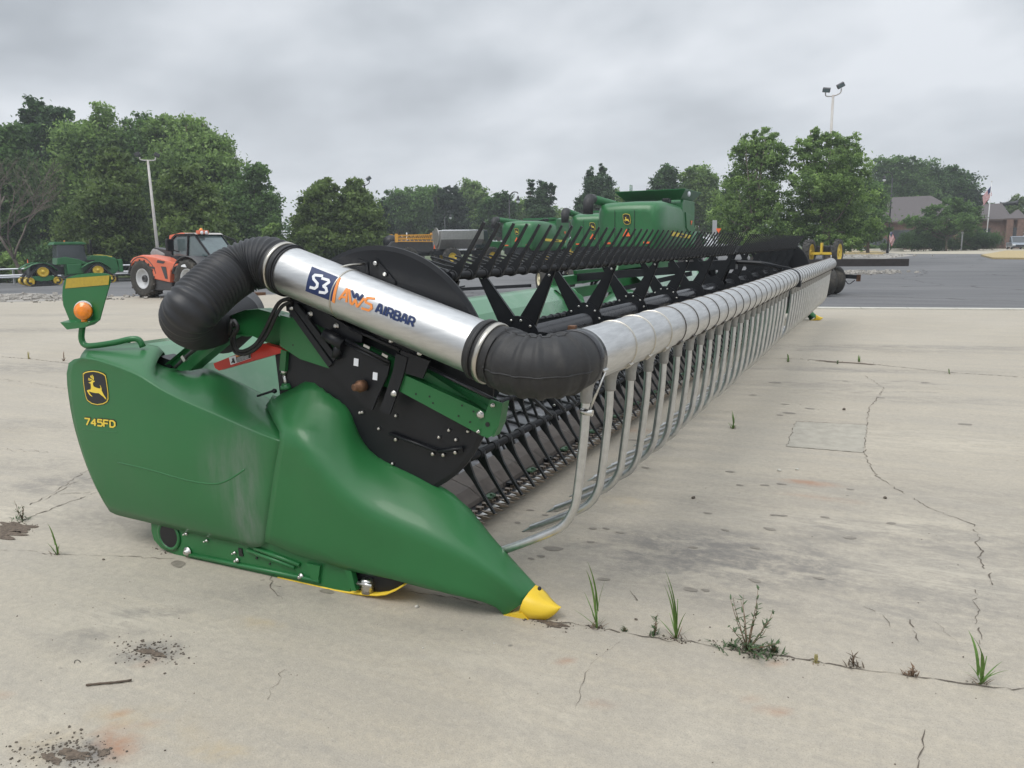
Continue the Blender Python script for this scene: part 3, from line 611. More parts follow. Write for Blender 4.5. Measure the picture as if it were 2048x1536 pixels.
# ---- warning lamp on its bracket behind the shield
mb = MB()
arm = cr([PY(165, 652, 2.78), PY(163, 676, 2.78), PY(170, 690, 2.785), PY(190, 691, 2.79), PY(230, 685, 2.82), PY(262, 678, 2.85), PY(278, 680, 2.87), PY(286, 694, 2.88)], 36)
mb.tube(arm, .0165, 12); lamparm = mb.build('lamp_bracket', GREEN, HD)
def zl(pts): return [(x/5.851, 540+y/5.851) for x, y in pts]
plate = zl([(757, 112), (800, 85), (900, 55), (1050, 35), (1200, 35), (1270, 48), (1290, 80), (1285, 150), (1215, 400), (1165, 585), (1095, 640), (890, 665), (810, 582), (740, 412), (728, 300), (735, 200)])
mb = MB(); mb.slab([PY(u, v, 2.80) for u, v in plate], (0, .005, 0)); mb.slab([PY(u, v, 2.80) for u, v in zl([(810, 582), (890, 665), (1095, 640), (1165, 585)])], (0, -.055, -.01)); pl_ = mb.build('lamp_plate', GREEN, lamparm)
mb = MB(); mb.slab([PY(u, v, 2.797) for u, v in zl([(778, 100), (1280, 62), (1268, 172), (762, 216)])], (0, .002, 0)); mb.build('reflector_strip', REFL, pl_)
lc = PY(*zl([(985, 480)])[0], 2.775); ax = Vector((.5, -.85, 0.08))
mb = MB(); mb.lathe([(.050, -.014), (.053, -.004), (.051, .001)], lc+Vector((-.006, 0, .004)), ax, 28); mb.build('lamp_base', WHITE, pl_)
mb = MB(); mb.lathe([(.048, .001), (.0485, .016), (.046, .021), (.036, .0215), (.034, .025), (.02, .030), (.003, .031)], lc, ax, 28); mb.lathe([(.014, -.03), (.016, -.05), (.018, -.058)], lc+Vector((0, -.005, 0)), (0, 0, 1), 14); mb.build('amber_lamp', AMBER, pl_)
for du in (890, 1045):
    p = PY(*zl([(du, 615)])[0], 2.765); mb = MB(); mb.lathe([(.006, 0), (.006, .004), (.003, .006)], p, (0, -.3, 1), 8); mb.build('screw', STEEL, pl_)
# ---- black end disc of the reel
DC = Vector((-2.085, 2.885, 1.03)); DR = .583
mb = MB(); mb.lathe([(DR-.02, -.012), (DR, -.006), (DR, .006), (DR-.02, .012), (.3, .016)], DC, (0, 1, 0), 72, smooth=False)
mb.slab(pys([(548, 690), (600, 640), (700, 700), (760, 830), (700, 860), (600, 800), (560, 790)], 2.90), (0, .012, 0))
disc = mb.build('reel_end_disc', BLACK, HD)
BOLTP = [(754, 528), (726, 824), (721, 825), (793, 831), (759, 857), (879, 874), (786, 927), (899, 860), (913, 879), (937, 862), (663, 733)]
for (u, v) in BOLTP:
    mb = MB(); r = .008; mb.lathe([(r, 0), (r, .007), (r*.6, .012)], PY(u, v, 2.872), (0, -1, 0), 8); mb.build('bolt', STEEL, disc)
mb = MB()
for poly in ([(779, 866), (876, 899), (914, 894), (926, 896), (925, 905), (876, 910), (779, 878)],):
    mb.slab(pys(poly, 2.862), (0, .012, 0))
for a, b in (((779, 867), (876, 903)), ((876, 903), (926, 896))): mb.tube([PY(*a, 2.858), PY(*b, 2.858)], .008, 6)
br = mb.build('disc_bracket', BLACK, disc)
for (u, v) in [(792, 879), (866, 908), (887, 910), (911, 905)]:
    mb = MB(); mb.lathe([(.009, 0), (.008, .008), (.004, .009)], PY(u, v, 2.857), (0, -1, 0), 10); mb.build('bolt', BANDM, br)
mb = MB(); mb.slab(pys([(715, 517), (735, 524), (738, 555), (716, 540)], 2.868), (0, .01, 0)); mb.slab(pys([(741, 520), (752, 517), (790, 562), (791, 580), (778, 575), (741, 528)], 2.866), (0, .014, 0)); mb.build('disc_bracket', BLACK, disc)
for (u, v) in [(751, 527), (770, 549)]:
    mb = MB(); mb.lathe([(.011, 0), (.011, .006), (.006, .008)], PY(u, v, 2.862), (0, -1, 0), 10); mb.build('bolt', STEEL, disc)
# ---- reel arm at the near end
mb = MB()
mb.slab(pys([(339, 728), (366, 706), (420, 660), (466, 632), (500, 619), (527, 617), (564, 627), (598, 657), (600, 702), (580, 702), (540, 688), (505, 672), (480, 668), (458, 680), (430, 704), (388, 740), (360, 742)], 2.90), (0, .012, 0))
mb.grid([[PY(u, v, 2.90)+Vector((0, dy, 0)) for (u, v) in [(339, 728), (366, 706), (420, 660), (466, 632), (500, 619), (527, 617), (564, 627), (598, 657)]] for dy in (-.035, .05)])
mb.grid([[PY(u, v, 2.90)+Vector((0, dy, 0)) for (u, v) in [(388, 740), (430, 704), (458, 680), (480, 668), (505, 672)]] for dy in (-.035, .05)])
mb.slab(pys([(560, 630), (640, 652), (800, 722), (983, 801), (966, 868), (800, 783), (600, 718), (560, 692)], 2.845), (0, .05, 0))
arm_ = mb.build('reel_arm', GREEN, HD)
mb = MB(); mb.slab(pys([(809, 750), (974, 825), (963, 871), (800, 783)], 2.800), (0, .055, 0)); mb.grid([[PY(*a, 2.80)+Vector((0, dy, 0)) for a in [(790, 712), (850, 742), (975, 822)]] for dy in (0, .06)])
mb.build('arm_extension', GREEN, arm_)
mb = MB(); pp_ = [(981, 799), (1009, 803), (1001, 848), (990, 871), (975, 876), (962, 871), (966, 838)]
mb.slab(pys(pp_[:1]+[(1003, 806), (996, 848), (984, 872)]+pp_[4:], 2.785), (0, .008, 0)); mb.slab(pys([(1003, 806), (996, 848), (984, 874)], 2.785)+[PY(984, 874, 2.785)+Vector((0, .06, 0)), PY(996, 848, 2.785)+Vector((0, .06, 0)), PY(1003, 806, 2.785)+Vector((0, .06, 0))], (.006, 0, 0))
mb.build('arm_end_bracket', GREEN, arm_)
def z2(pts): return [(560+x/6.983, 560+y/6.983) for x, y in pts]
for nm, poly, y in (('mounting_plate', z2([(170, 200), (420, 330), (1150, 765), (1140, 880), (900, 840), (640, 690), (330, 520), (90, 430), (80, 330)]), 2.815),
                    ('gusset_plate', [(692, 682), (780, 726), (775, 750), (757, 790), (744, 821), (730, 812), (664, 745), (655, 732), (672, 700)], 2.805),
                    ('strap_plate', [(792, 706), (815, 716), (806, 752), (790, 800), (779, 829), (768, 826), (759, 819), (775, 775), (786, 740)], 2.785),
                    ('strap_bracket', [(800, 700), (860, 722), (845, 757), (812, 747)], 2.79)):
    mb = MB(); mb.slab(pys(poly, y), (0, .010, 0)); mb.build(nm, BLACK, arm_)
for a, b in (((580, 614), (663, 730)), ((592, 610), (673, 718))):
    mb = MB(); mb.bar(PY(*a, 2.79), PY(*b, 2.80), .02, .030); mb.build('brace', BLACK, arm_)
mb = MB()
for a, b, r in (((650, 668), (688, 690), .030), ((678, 690), (672, 715), .022), ((692, 680), (780, 724), .008), ((690, 686), (776, 730), .006), ((700, 655), (800, 700), .010)): mb.tube([PY(*a, 2.79), PY(*b, 2.79)], r, 8)
mb.build('arm_hydraulics', BLACK, arm_)
mb = MB(); mb.tube([PY(858, 735, 2.82), PY(997, 804, 2.82)], .0085, 10); mb.build('slide_rod', TUBEB, arm_)
mb = MB(); pv = PY(728, 771, 2.80); mb.lathe([(.026, 0), (.028, .03), (.024, .034), (.024, .037), (.018, .038), (.017, .062), (.012, .066)], pv, (-.15, -1, 0), 18); mb.build('arm_pivot', RUSTS, arm_)
for u, v in ((712, 724), (750, 752)):
    mb = MB(); mb.slab([PY(u-4, v-8, 2.802), PY(u+5, v-6, 2.802), PY(u+4, v+9, 2.802), PY(u-5, v+7, 2.802)], (0, .002, 0)); mb.build('white_sticker', WHITE, arm_)
for u, v, r, y in ((788, 787, .013, 2.782), (961, 829, .016, 2.782), (986, 810, .009, 2.782), (621, 628, .013, 2.812), (673, 652, .013, 2.812), (783, 682, .010, 2.80), (840, 706, .011, 2.785), (584, 617, .007, 2.775), (957, 863, .007, 2.79), (565, 689, .011, 2.895)):
    mb = MB(); mb.lathe([(r*1.15, 0), (r*1.15, .003), (r, .003), (r, .011), (r*.5, .014)], PY(u, v, y), (0, -1, 0), 6); mb.build('bolt', STEEL, arm_)
for (u, v) in ((832, 788), (866, 806), (924, 811), (947, 823), (917, 832), (940, 844), (975, 849), (586, 690), (859, 793)):
    r = .0045 if u != 975 else .011; mb = MB(); mb.lathe([(r, 0), (r, .0012)], PY(u, v, 2.799 if u < 960 else 2.784), (0, -1, 0), 10); mb.build('bolt_hole', BDEC, arm_)
for (a, b) in (((728, 690), (740, 696)), ((765, 708), (776, 714))): mb = MB(); mb.bar(PY(*a, 2.78), PY(*b, 2.78), .008, .012); mb.build('cable_clip', STEEL, arm_)
# upright cylinder beside the disc, red transport stop with warning sign, hydraulic hoses
mb = MB(); mb.bar(PY(572, 700, 2.87), PY(569, 741, 2.87), .035, .035, (1, 0, 0)); mb.build('lift_cylinder', GREEN, arm_)
mb = MB(); mb.lathe([(.03, 0), (.03, .012), (.02, .03)], PY(573, 778, 2.87), (0, 0, 1), 14); mb.build('cylinder_foot', GREEN, arm_)
mb = MB(); mb.tube([PY(569, 738, 2.87), PY(568, 748, 2.87)], .016, 10); mb.tube([PY(568, 745, 2.87), PY(573, 776, 2.87)], .009, 10); mb.build('cylinder_rod', STEEL, arm_)
mb = MB(); mb.tube([PY(515, 792, 2.87), PY(552, 780, 2.87)], .006, 8); mb.ell(PY(549, 782, 2.865), (.014, .014, .014), 1); mb.build('cylinder_hose', BLACK, arm_)
mb = MB(); RP = [(427, 727), (527, 687), (576, 702), (537, 713), (438, 741), (430, 736)]
mb.slab(pys(RP, 2.86), (0, .035, 0)); stop = mb.build('reel_safety_stop', RED, HD)
def rq(q, m, nm, y=2.857):
    mb = MB(); mb.slab(pys(q, y), (0, .0015, 0)); return mb.build(nm, m, stop)
rq(z1([(1465, 800), (1640, 745), (1645, 805), (1480, 860)]), WHITE, 'warning_sign'); rq(z1([(1522, 795), (1640, 752), (1642, 802), (1530, 840)]), BDEC, 'warning_text_panel', 2.855)
rq(z1([(1520, 785), (1638, 747), (1639, 760), (1522, 797)]), ORDEC, 'warning_heading', 2.853)
for k_ in range(4): rq(z1([(1530, 803+k_*9), (1625, 771+k_*9), (1625, 774+k_*9), (1530, 806+k_*9)]), WHITE, 'warning_line', 2.853)
rq(z1([(1490, 808), (1502, 804), (1508, 822), (1516, 840), (1508, 846), (1498, 838), (1488, 848), (1484, 838), (1492, 826)]), BDEC, 'warning_figure', 2.853)
mb = MB()
for pth, r in (([(583, 596), (560, 604), (545, 628), (530, 660), (510, 690), (485, 703), (472, 697), (468, 672), (476, 655), (466, 640), (462, 650), (460, 668)], .010), ([(583, 604), (565, 612), (552, 632), (538, 662), (516, 694), (490, 708), (470, 704), (463, 680), (470, 660)], .009)):
    mb.tube(cr([PY(u, v, 2.80+.02*(i % 2)) for i, (u, v) in enumerate(pth)], 40), r, 8)
mb.tube(cr([PY(372, 714, 2.86), PY(420, 680, 2.86), PY(456, 656, 2.86)], 12), .007, 6); mb.tube(cr([PY(350, 735, 2.86), PY(400, 690, 2.86), PY(470, 650, 2.86)], 12), .010, 6)
mb.build('hydraulic_hose', RUBBER, HD)
mb = MB(); mb.bar(PY(456, 645, 2.86), PY(461, 660, 2.86), .02, .03); mb.build('hose_clamp', STEEL, HD)
mb = MB(); mb.bar(PY(366, 712, 2.86), PY(372, 722, 2.86), .02, .02); mb.build('hose_clamp', STEEL, HD)
mb = MB(); mb.slab(pys([(318, 712), (345, 722), (338, 738), (312, 724)], 2.93), (0, .1, 0)); mb.build('hinge_block', BLACK, HD)
# ---- reel: tube, six bats, arms, tines
RC = Vector((-2.02, 0, 1.03)); RR = .50; YA, YB = Y0+.06, Y1-.06; YM = 10.02
mb = MB(); mb.tube([(RC.x, YA, RC.z), (RC.x, YB, RC.z)], .075, 24)
reel = mb.build('reel_tube', TUBEB, HD)
ANG = [radians(a) for a in (62, 122, 182, 242, 302, 2)]
def batp(k, y): return Vector((RC.x+RR*cos(ANG[k]), y, RC.z+RR*sin(ANG[k])))
# one tine: a flat tapering finger that clips round the bat; built once at the origin
def tine_mesh(nm, tilt):
    b = MB(); b.lathe([(.026, -.018), (.026, .018)], (0, 0, 0), (0, 1, 0), 10)
    d = Vector((cos(tilt), 0, sin(tilt))); n = Vector((-sin(tilt), 0, cos(tilt)))
    prof = [(.0, -.026, .028), (.05, -.019, .018), (.09, -.0105, .0105), (.14, -.008, .008), (.22, -.0065, .0065), (.285, -.005, .005)]
    L_ = [(d*t+n*lo+Vector((0, 0, 0)), d*t+n*hi) for t, lo, hi in prof]
    pts = [a for a, _ in L_]+[c for _, c in L_[::-1]]
    for i, p in enumerate(pts): p += n*(.02*(p.dot(d)/.28)**2)
    wd = .007
    A = [b.b.verts.new(p+Vector((0, -wd, 0))) for p in pts]; B = [b.b.verts.new(p+Vector((0, wd, 0))) for p in pts]; n_ = len(pts); h = n_//2
    for i in range(h-1):
        b.b.faces.new((A[i], A[i+1], A[n_-2-i], A[n_-1-i])); b.b.faces.new((B[n_-1-i], B[n_-2-i], B[i+1], B[i]))
    for i in range(n_): b.b.faces.new((A[i], B[i], B[(i+1) % n_], A[(i+1) % n_]))
    bmesh.ops.recalc_face_normals(b.b, faces=b.b.faces)
    return b
TILT = [radians(a) for a in (51, 158, 200, -72, -61, -45)]
tin = []; rest = MB()
for k in range(6):
    o = tine_mesh('tine', TILT[k]).build('tine', BPLAS, reel, shift=False); me = o.data; bpy.data.objects.remove(o)
    n = int((YB-YA)/.15)
    for i in range(n):
        y = YA+.045+i*.15
        if abs(y-YM) < .09: continue
        p = batp(k, y); tin.append(((p-CAMP).length*(1.0 if k in (0, 4) else 1.6), k, p, me))
    for a, b in ((YA, YM-.06), (YM+.06, YB)):
        mb = MB(); mb.tube([batp(k, a), batp(k, b)], .019, 12); mb.build('bat', BLACK, reel)
tin.sort(key=lambda t: t[0])
for dist, k, p, me in tin[:100]:
    o = bpy.data.objects.new('tine', me); COL.objects.link(o); o.parent = reel; o.location = p-OFF
    if not me.materials: me.materials.append(BPLAS)
tmp = bmesh.new()
for dist, k, p, me in tin[100:]:
    n0 = len(tmp.verts); tmp.from_mesh(me); tmp.verts.ensure_lookup_table(); bmesh.ops.translate(tmp, vec=p, verts=tmp.verts[n0:])
rest.b.free(); rest.b = tmp; o = rest.build('far_tines', BPLAS, reel); o['kind'] = 'stuff'
# reel spiders: hub plates and tapering arms
ys_arm = [YA+.06+i*1.135 for i in range(6)]+[YM-.1, YM+.1]+[YB-.06-i*1.135 for i in range(6)]
for y in ys_arm:
    mb = MB(); mb.lathe([(.155, -.006), (.155, .006)], (RC.x, y, RC.z), (0, 1, 0), 18, smooth=False); hub = mb.build('reel_hub', BLACK, reel)
    mb = MB()
    for k in range(6):
        a = ANG[k]; d = Vector((cos(a), 0, sin(a))); n = Vector((-sin(a), 0, cos(a))); c = Vector((RC.x, y, RC.z))
        mb.slab([c+d*.09-n*.062+Vector((0, .007, 0)), c+d*.09+n*.062+Vector((0, .007, 0)), c+d*(RR+.01)+n*.018+Vector((0, .007, 0)), c+d*(RR+.01)-n*.018+Vector((0, .007, 0))], (0, .006, 0))
        mb.slab([c+d*.09-n*.062+Vector((0, .007, 0)), c+d*(RR-.02)-n*.018+Vector((0, .007, 0)), c+d*(RR-.02)-n*.018+Vector((0, .032, 0)), c+d*.09-n*.062+Vector((0, .032, 0))], n*.004)
    mb.build('reel_arms', BLACK, reel)
    if y < 8.5:
        for k in range(6):
            a = ANG[k]; d = Vector((cos(a), 0, sin(a))); c = Vector((RC.x, y, RC.z))
            for rr_, sd in ((.125, .035), (.125, -.035), (RR-.05, 0)):
                n = Vector((-sin(a), 0, cos(a))); mb = MB(); q = c+d*rr_+n*sd+Vector((0, -.006 if rr_ < .2 else .006, 0)); mb.lathe([(.0085, 0), (.0085, .007), (.005, .009)], q, (0, -1, 0), 8); mb.build('bolt', STEEL, hub)
# ---- cutterbar, knife guards, draper deck
def strip(mb, prof, y0, y1, ny=2):
    mb.grid([[(x, y0+(y1-y0)*i/(ny-1), z) for i in range(ny)] for x, z in prof], smooth=False)
LIP = mat('poly_lip', (.088, .074, .064), .6, var=.3, scale=12, dirt=(.17, .15, .13), dirtamt=.5)
BELT = mat('draper_belt', (.050, .052, .058), .30, var=.4, scale=9, dirt=(.36, .36, .38), dirtamt=.85)
mb = MB(); strip(mb, [(-2.04, .055), (-2.04, .085), (-2.12, .098), (-2.125, .06), (-2.04, .055)], Y0, Y1); cut = mb.build('cutterbar', BLACK, HD)
nl = int((Y1-Y0)/.305); w_ = (Y1-Y0)/nl
for i in range(nl):
    mb = MB(); strip(mb, [(-2.115, .07), (-2.125, .125), (-2.20, .175), (-2.33, .215), (-2.33, .17)], Y0+i*w_+.002, Y0+(i+1)*w_-.003); mb.build('lip_segment', LIP, cut)
def guard():
    b = MB(); P = [(-2.11, .012, .010), (-2.05, .012, .010), (-2.0, .008, .009), (-1.955, .0025, .003)]
    R_ = [[(x, -w, .078-h), (x, w, .078-h), (x, w*.6, .078+h), (x, -w*.6, .078+h), (x, -w, .078-h)] for x, w, h in P]
    b.grid(R_, smooth=False); b.box((-2.085, .03, .093), (.05, .018, .012)); b.box((-2.075, .0, .096), (.03, .02, .02)); bmesh.ops.recalc_face_normals(b.b, faces=b.b.faces); return b
GUARDM = mat('worn_guard', (.34, .28, .225), .38, metal=.85, var=.5, scale=18)
o = guard().build('knife_guard', GUARDM, cut, shift=False); gme = o.data; bpy.data.objects.remove(o)
ng = int((Y1-Y0-.04)/.0762); tmp = bmesh.new()
for i in range(ng):
    y = Y0+.05+i*.0762
    if i < 100: o = bpy.data.objects.new('knife_guard', gme); COL.objects.link(o); o.parent = cut; o.location = Vector((0, y, 0))-OFF
    else:
        n0 = len(tmp.verts); tmp.from_mesh(gme); tmp.verts.ensure_lookup_table(); bmesh.ops.translate(tmp, vec=(0, y, 0), verts=tmp.verts[n0:])
rest = MB(); rest.b.free(); rest.b = tmp; o = rest.build('far_knife_guards', GUARDM, cut); o['kind'] = 'stuff'
mb = MB()
for i in range(ng):
    y = Y0+.088+i*.0762; mb.slab([(-2.06, y-.034, .0815), (-2.06, y+.034, .0815), (-1.995, y, .0815)], (0, 0, .003))
mb.build('knife', STEEL, cut)
for i in range(46):
    mb = MB(); y = Y0+.1+i*.3; mb.box((-2.10, y, .112), (.05, .07, .012)); mb.box((-2.085, y, .122), (.02, .02, .02)); mb.build('hold_down', mat('worn_green', (.06, .12, .07), .5, var=.4, scale=40) if i % 2 else BLACK, cut)
def deck(y0, y1):
    mb = MB(); strip(mb, [(-2.33, .18), (-2.34, .205), (-2.36, .21), (-2.8, .285), (-3.28, .37), (-3.30, .36)], y0, y1, 60); d = mb.build('draper_belt', BELT, HD)
    mb = MB(); y = y0+.15
    while y < y1: mb.slab([(-2.38, y-.012, .216), (-2.38, y+.012, .216), (-3.26, y+.012, .369), (-3.26, y-.012, .369)], (0, 0, .018)); y += .305
    for q in range(4):
        x = -2.45-q*.21; mb.bar((x, y0, .226+(-x-2.36)*.174), (x, y1, .226+(-x-2.36)*.174), .03, .006)
    mb.build('belt_cleats', BPLAS, d)
deck(Y0, YC-.9); deck(YC+.9, Y1)
mb = MB(); strip(mb, [(-2.33, .18), (-2.36, .20), (-2.8, .23), (-3.3, .27), (-3.6, .3)], YC-.9, YC+.9); mb.build('feed_belt', BELT, HD)
# ---- rear frame and sheets
def backsheet(y0, y1, top=1.06):
    mb = MB(); strip(mb, [(-4.0, top-.02), (-3.97, top+.015), (-3.80, top+.02), (-3.765, top), (-3.62, top-.12), (-3.34, .44), (-3.28, .36)], y0, y1, 2)
    return mb.build('back_sheet', GLIGHT, HD, solid=.004)
bs1 = backsheet(Y0-.01, YC-1.0); bs2 = backsheet(YC+2.5, Y1)
mb = MB(); mb.bar((-3.95, Y0, .95), (-3.95, Y1, .95), .14, .14); mb.bar((-3.75, Y0, .28), (-3.75, Y1, .28), .16, .14); mb.build('rear_frame_tube', GREEN, HD)
for i in range(1, 9):
    mb = MB(); y = Y0+i*.72; mb.tube([(-3.772, y, 1.0), (-3.35, y, .44)], .003, 4) if i % 3 == 0 else mb.lathe([(.007, 0), (.007, .006)], (-3.345, y, .46), (.7, 0, .4), 8); mb.build('sheet_fastener', STEEL, bs1)
mb = MB()
mb.slab([(-3.98, YC-1.02, 1.085), (-3.62, YC-1.02, 1.0), (-3.3, YC-1.02, .40), (-3.3, YC-.75, .40), (-3.5, YC-.70, .95), (-3.62, YC-.8, 1.06), (-3.98, YC-.8, 1.1)], (0, .01, .01))
mb.grid([[(-3.98, YC-1.04, 1.075), (-3.72, YC-1.04, 1.055), (-3.56, YC-1.04, .93), (-3.3, YC-1.04, .42)], [(-3.98, YC-.55, 1.09), (-3.64, YC-.62, 1.05), (-3.48, YC-.7, .90), (-3.28, YC-.75, .42)]])
fr = mb.build('feed_opening_frame', GREEN, HD)
mb = MB(); mb.slab([(-3.505, YC-.95, .83), (-3.505, YC-.82, .83), (-3.46, YC-.82, .74), (-3.46, YC-.95, .74)], (.01, 0, .004)); mb.build('warning_sign', WHITE, fr)
mb = MB(); mb.slab([(-3.49, YC-.90, .83), (-3.49, YC-.83, .83), (-3.46, YC-.83, .77), (-3.46, YC-.90, .77)], (.013, 0, .006)); mb.build('warning_panel', RUSTS, fr)
mb = MB()
for poly in ([(1146, 541), (1215, 535), (1214, 548), (1195, 560), (1160, 567), (1150, 560)], [(1232, 528), (1330, 520), (1345, 532), (1363, 565), (1340, 556), (1290, 556), (1262, 572), (1212, 602), (1222, 570)], [(1335, 524), (1350, 521), (1363, 537), (1362, 560), (1352, 545)]):
    mb.slab([PX(u, v, -3.92) for u, v in poly], (.05, 0, 0))
mb.bar((-3.93, YC-.8, 1.13), (-3.93, YC+4.2, 1.16), .12, .12)
mb.build('top_frame_panel', GREEN, HD)
mb = MB()
R_ = []
for i in range(13):
    f = i/12; y = YC+.4+f*3.0; hgt = .90*(.42+.58*sin(pi*min(1, .12+f*.80))**.8)
    R_.append([(-3.86, y, hgt*.98), (-3.78, y, hgt), (-3.6, y, hgt*.93), (-3.45, y, hgt*.7), (-3.34, y, .38)])
mb.grid(R_); mb.build('crop_deflector', GLIGHT, HD, solid=.004)
mb = MB(); R_ = []
for i in range(9):
    f = i/8; y = YC+3.5+f*2.2; hgt = .98*(.5+.5*sin(pi*(.1+f*.8)))
    R_.append([(-3.72, y, hgt*.98), (-3.66, y, hgt), (-3.5, y, hgt*.9), (-3.32, y, .42)])
mb.grid(R_); mb.build('crop_deflector', GREEN, HD, solid=.004)
for u0_, v0_, u1_, v1_ in ((1215, 540, 1190, 562), (1365, 540, 1400, 535), (1400, 535, 1420, 512), (1300, 528, 1420, 540), (1205, 556, 1185, 575), (1192, 552, 1180, 578)):
    mb = MB(); a, b = PX(u0_, v0_, -3.95), PX(u1_, v1_, -3.95); mb.tube(cr([a, (a+b)/2+Vector((0, 0, .04)), b], 10), .022, 8); mb.build('frame_hose', GREEN if u0_ > 1290 else RUBBER, HD)
# centre reel arm with its linkage
mb = MB(); mb.bar((-3.9, YM, 1.16), (-2.5, YM, 1.26), .10, .10); mb.bar((-2.6, YM, 1.30), (-1.75, YM, 1.33), .16, .12); mb.bar((-2.1, YM, 1.30), (-2.02, YM, 1.05), .06, .14, (1, 0, 0)); mb.bar((-3.3, YM-.05, 1.0), (-2.3, YM-.05, 1.22), .05, .06); mb.tube(cr([(-1.8, YM, 1.36), (-1.45, YM, 1.34), (-1.2, YM, 1.28)], 10), .025, 8); mb.build('centre_reel_arm', BLACK, HD)
# ---- air bar: feed hose, lettered steel pipe, elbow, manifold, 45 drop pipes
PA_, PB_ = PD(578, 541, 3.575), PD(982, 706, 3.075)
axis = (PB_-PA_).normalized(); PRAD = .113
mb = MB(); mb.tube([PA_+(PB_-PA_)*(i/40) for i in range(41)], PRAD, 96)
mb.b.normal_update(); pipe_bvh = BVHTree.FromBMesh(mb.b)
pipe = mb.build('feed_pipe', ALU, HD)
def zp(pts): return [(540+x/4.096, 470+y/4.096) for x, y in pts]
def gridpoly(A, B, C_, D, n=10, m=8):
    vs = []; fs = []
    for i in range(n+1):
        for j in range(m+1):
            a, b = i/n, j/m; vs.append(tuple((1-b)*((1-a)*np.array(A)+a*np.array(B))+b*((1-a)*np.array(D)+a*np.array(C_))))
    for i in range(n):
        for j in range(m): q = i*(m+1)+j; fs.append((q, q+1, q+m+2, q+m+1))
    return vs, fs
def curvquad(TL, TR, BR, BL, bow):      # decal edges bow with the pipe
    vs = []; fs = []; n, m = 10, 10
    for i in range(n+1):
        for j in range(m+1):
            a, b = i/n, j/m; p = (1-b)*((1-a)*np.array(TL)+a*np.array(TR))+b*((1-a)*np.array(BL)+a*np.array(BR)); p = p+np.array((-bow*sin(pi*b), -bow*.3*sin(pi*b))); vs.append(tuple(p))
    for i in range(n):
        for j in range(m): q = i*(m+1)+j; fs.append((q, q+1, q+m+2, q+m+1))
    return vs, fs
inlay('navy_decal', [curvquad(*zp([(343, 258), (565, 348), (522, 548), (291, 459)]), 1.5)], NAVY, pipe, pipe_bvh, .0012)
inlay('orange_stripe', [curvquad(*zp([(562, 350), (582, 352), (532, 560), (508, 548)]), 2)], ORDEC, pipe, pipe_bvh, .0016)
def strokes(lst, w): 
    o = []
    for s_ in lst: o += [gridpoly(*zp(v), n=6, m=3) for v, f in ribbon(s_, w)]
    return o
GLY = {'A': [[(0, 0), (.30, 1), (.70, 1), (1, 0)], [(.2, .3), (.8, .3)]], 'I': [[(.5, 0), (.5, 1)]], 'R': [[(0, 0), (0, 1), (.75, 1), (.95, .85), (.95, .6), (.75, .45), (0, .45)], [(.55, .45), (1, 0)]],
       'B': [[(0, 0), (0, 1), (.75, 1), (.92, .88), (.92, .64), (.75, .52), (0, .52)], [(.75, .52), (1, .38), (1, .14), (.8, 0), (0, 0)]],
       '7': [[(0, 1), (1, 1), (.35, 0)]], '4': [[(.75, 0), (.75, 1), (0, .3), (1, .3)]], '5': [[(.95, 1), (.12, 1), (.06, .58), (.75, .62), (1, .45), (1, .18), (.75, 0), (0, .04)]], 'F': [[(0, 0), (0, 1), (.95, 1)], [(0, .5), (.8, .5)]], 'D': [[(0, 0), (0, 1), (.6, 1), (1, .75), (1, .25), (.6, 0), (0, 0)]]}
def letters(word, A, B, C_, w, gap=.28, sub=False):
    A, B, C_ = map(np.array, (A, B, C_)); wd = [.25 if c == 'I' else 1. for c in word]; tot = sum(wd)+gap*(len(word)-1); x = 0; o = []
    for c, wc in zip(word, wd):
        for st in GLY[c]:
            pts = [tuple(A+(x+(px if c != 'I' else .5)*wc)/tot*(B-A)+py*(C_-A)) for px, py in st]
            for v, f in ribbon(pts, w): o.append(gridpoly(*v, n=5, m=3) if sub else (v, f))
        x += wc+gap
    return o
inlay('decal_number', strokes([[(432, 338), (372, 330), (358, 342), (360, 362), (392, 398), (388, 424), (368, 438), (332, 428)], [(428, 356), (480, 372), (486, 388), (440, 420), (462, 436), (468, 462), (452, 474), (408, 468)]], 22), WHITE, pipe, pipe_bvh, .0026)
inlay('maker_lettering', strokes([[(568, 526), (632, 442), (628, 548)], [(590, 508), (630, 512)], [(650, 448), (662, 556), (676, 568), (700, 530), (716, 588), (772, 520)], [(858, 522), (800, 516), (782, 534), (786, 552), (830, 572), (834, 600), (810, 618), (754, 600)]], 19), ORDEC, pipe, pipe_bvh, .0020)
inlay('maker_lettering_inset', strokes([[(674, 458), (690, 512), (716, 482), (728, 532), (762, 492)]], 19), NAVY, pipe, pipe_bvh, .0030)
inlay('model_number_shadow', letters('745FD', (172, 848), (231.5, 853.5), (171.5, 835.5), 4.4, .34), BDEC, shield, panel_bvh, .0012)
inlay('model_number', letters('745FD', (171, 849), (230.5, 854.5), (170.5, 836.5), 3.0, .34), YDEC, shield, panel_bvh, .0022)
inlay('product_lettering', letters('AIRBAR', zp([(868, 628)])[0], zp([(1172, 748)])[0], zp([(886, 564)])[0], 4.3, .40, True), NAVY, pipe, pipe_bvh, .0028)
def hoop(c, ax, r, w, name, m, parent, th=.003):
    mb = MB(); mb.lathe([(r-.004, -w/2), (r, -w/2), (r+th, -w/2+.001), (r+th, w/2-.001), (r, w/2), (r-.004, w/2)], c, ax, 48); return mb.build(name, m, parent)
pm = pipe_bvh.ray_cast(CAMP, ray(680, 575).normalized())[0]
hoop(PA_+axis*((pm-PA_).dot(axis)-.035), axis, PRAD+.001, .007, 'pipe_strap', BANDM, pipe)
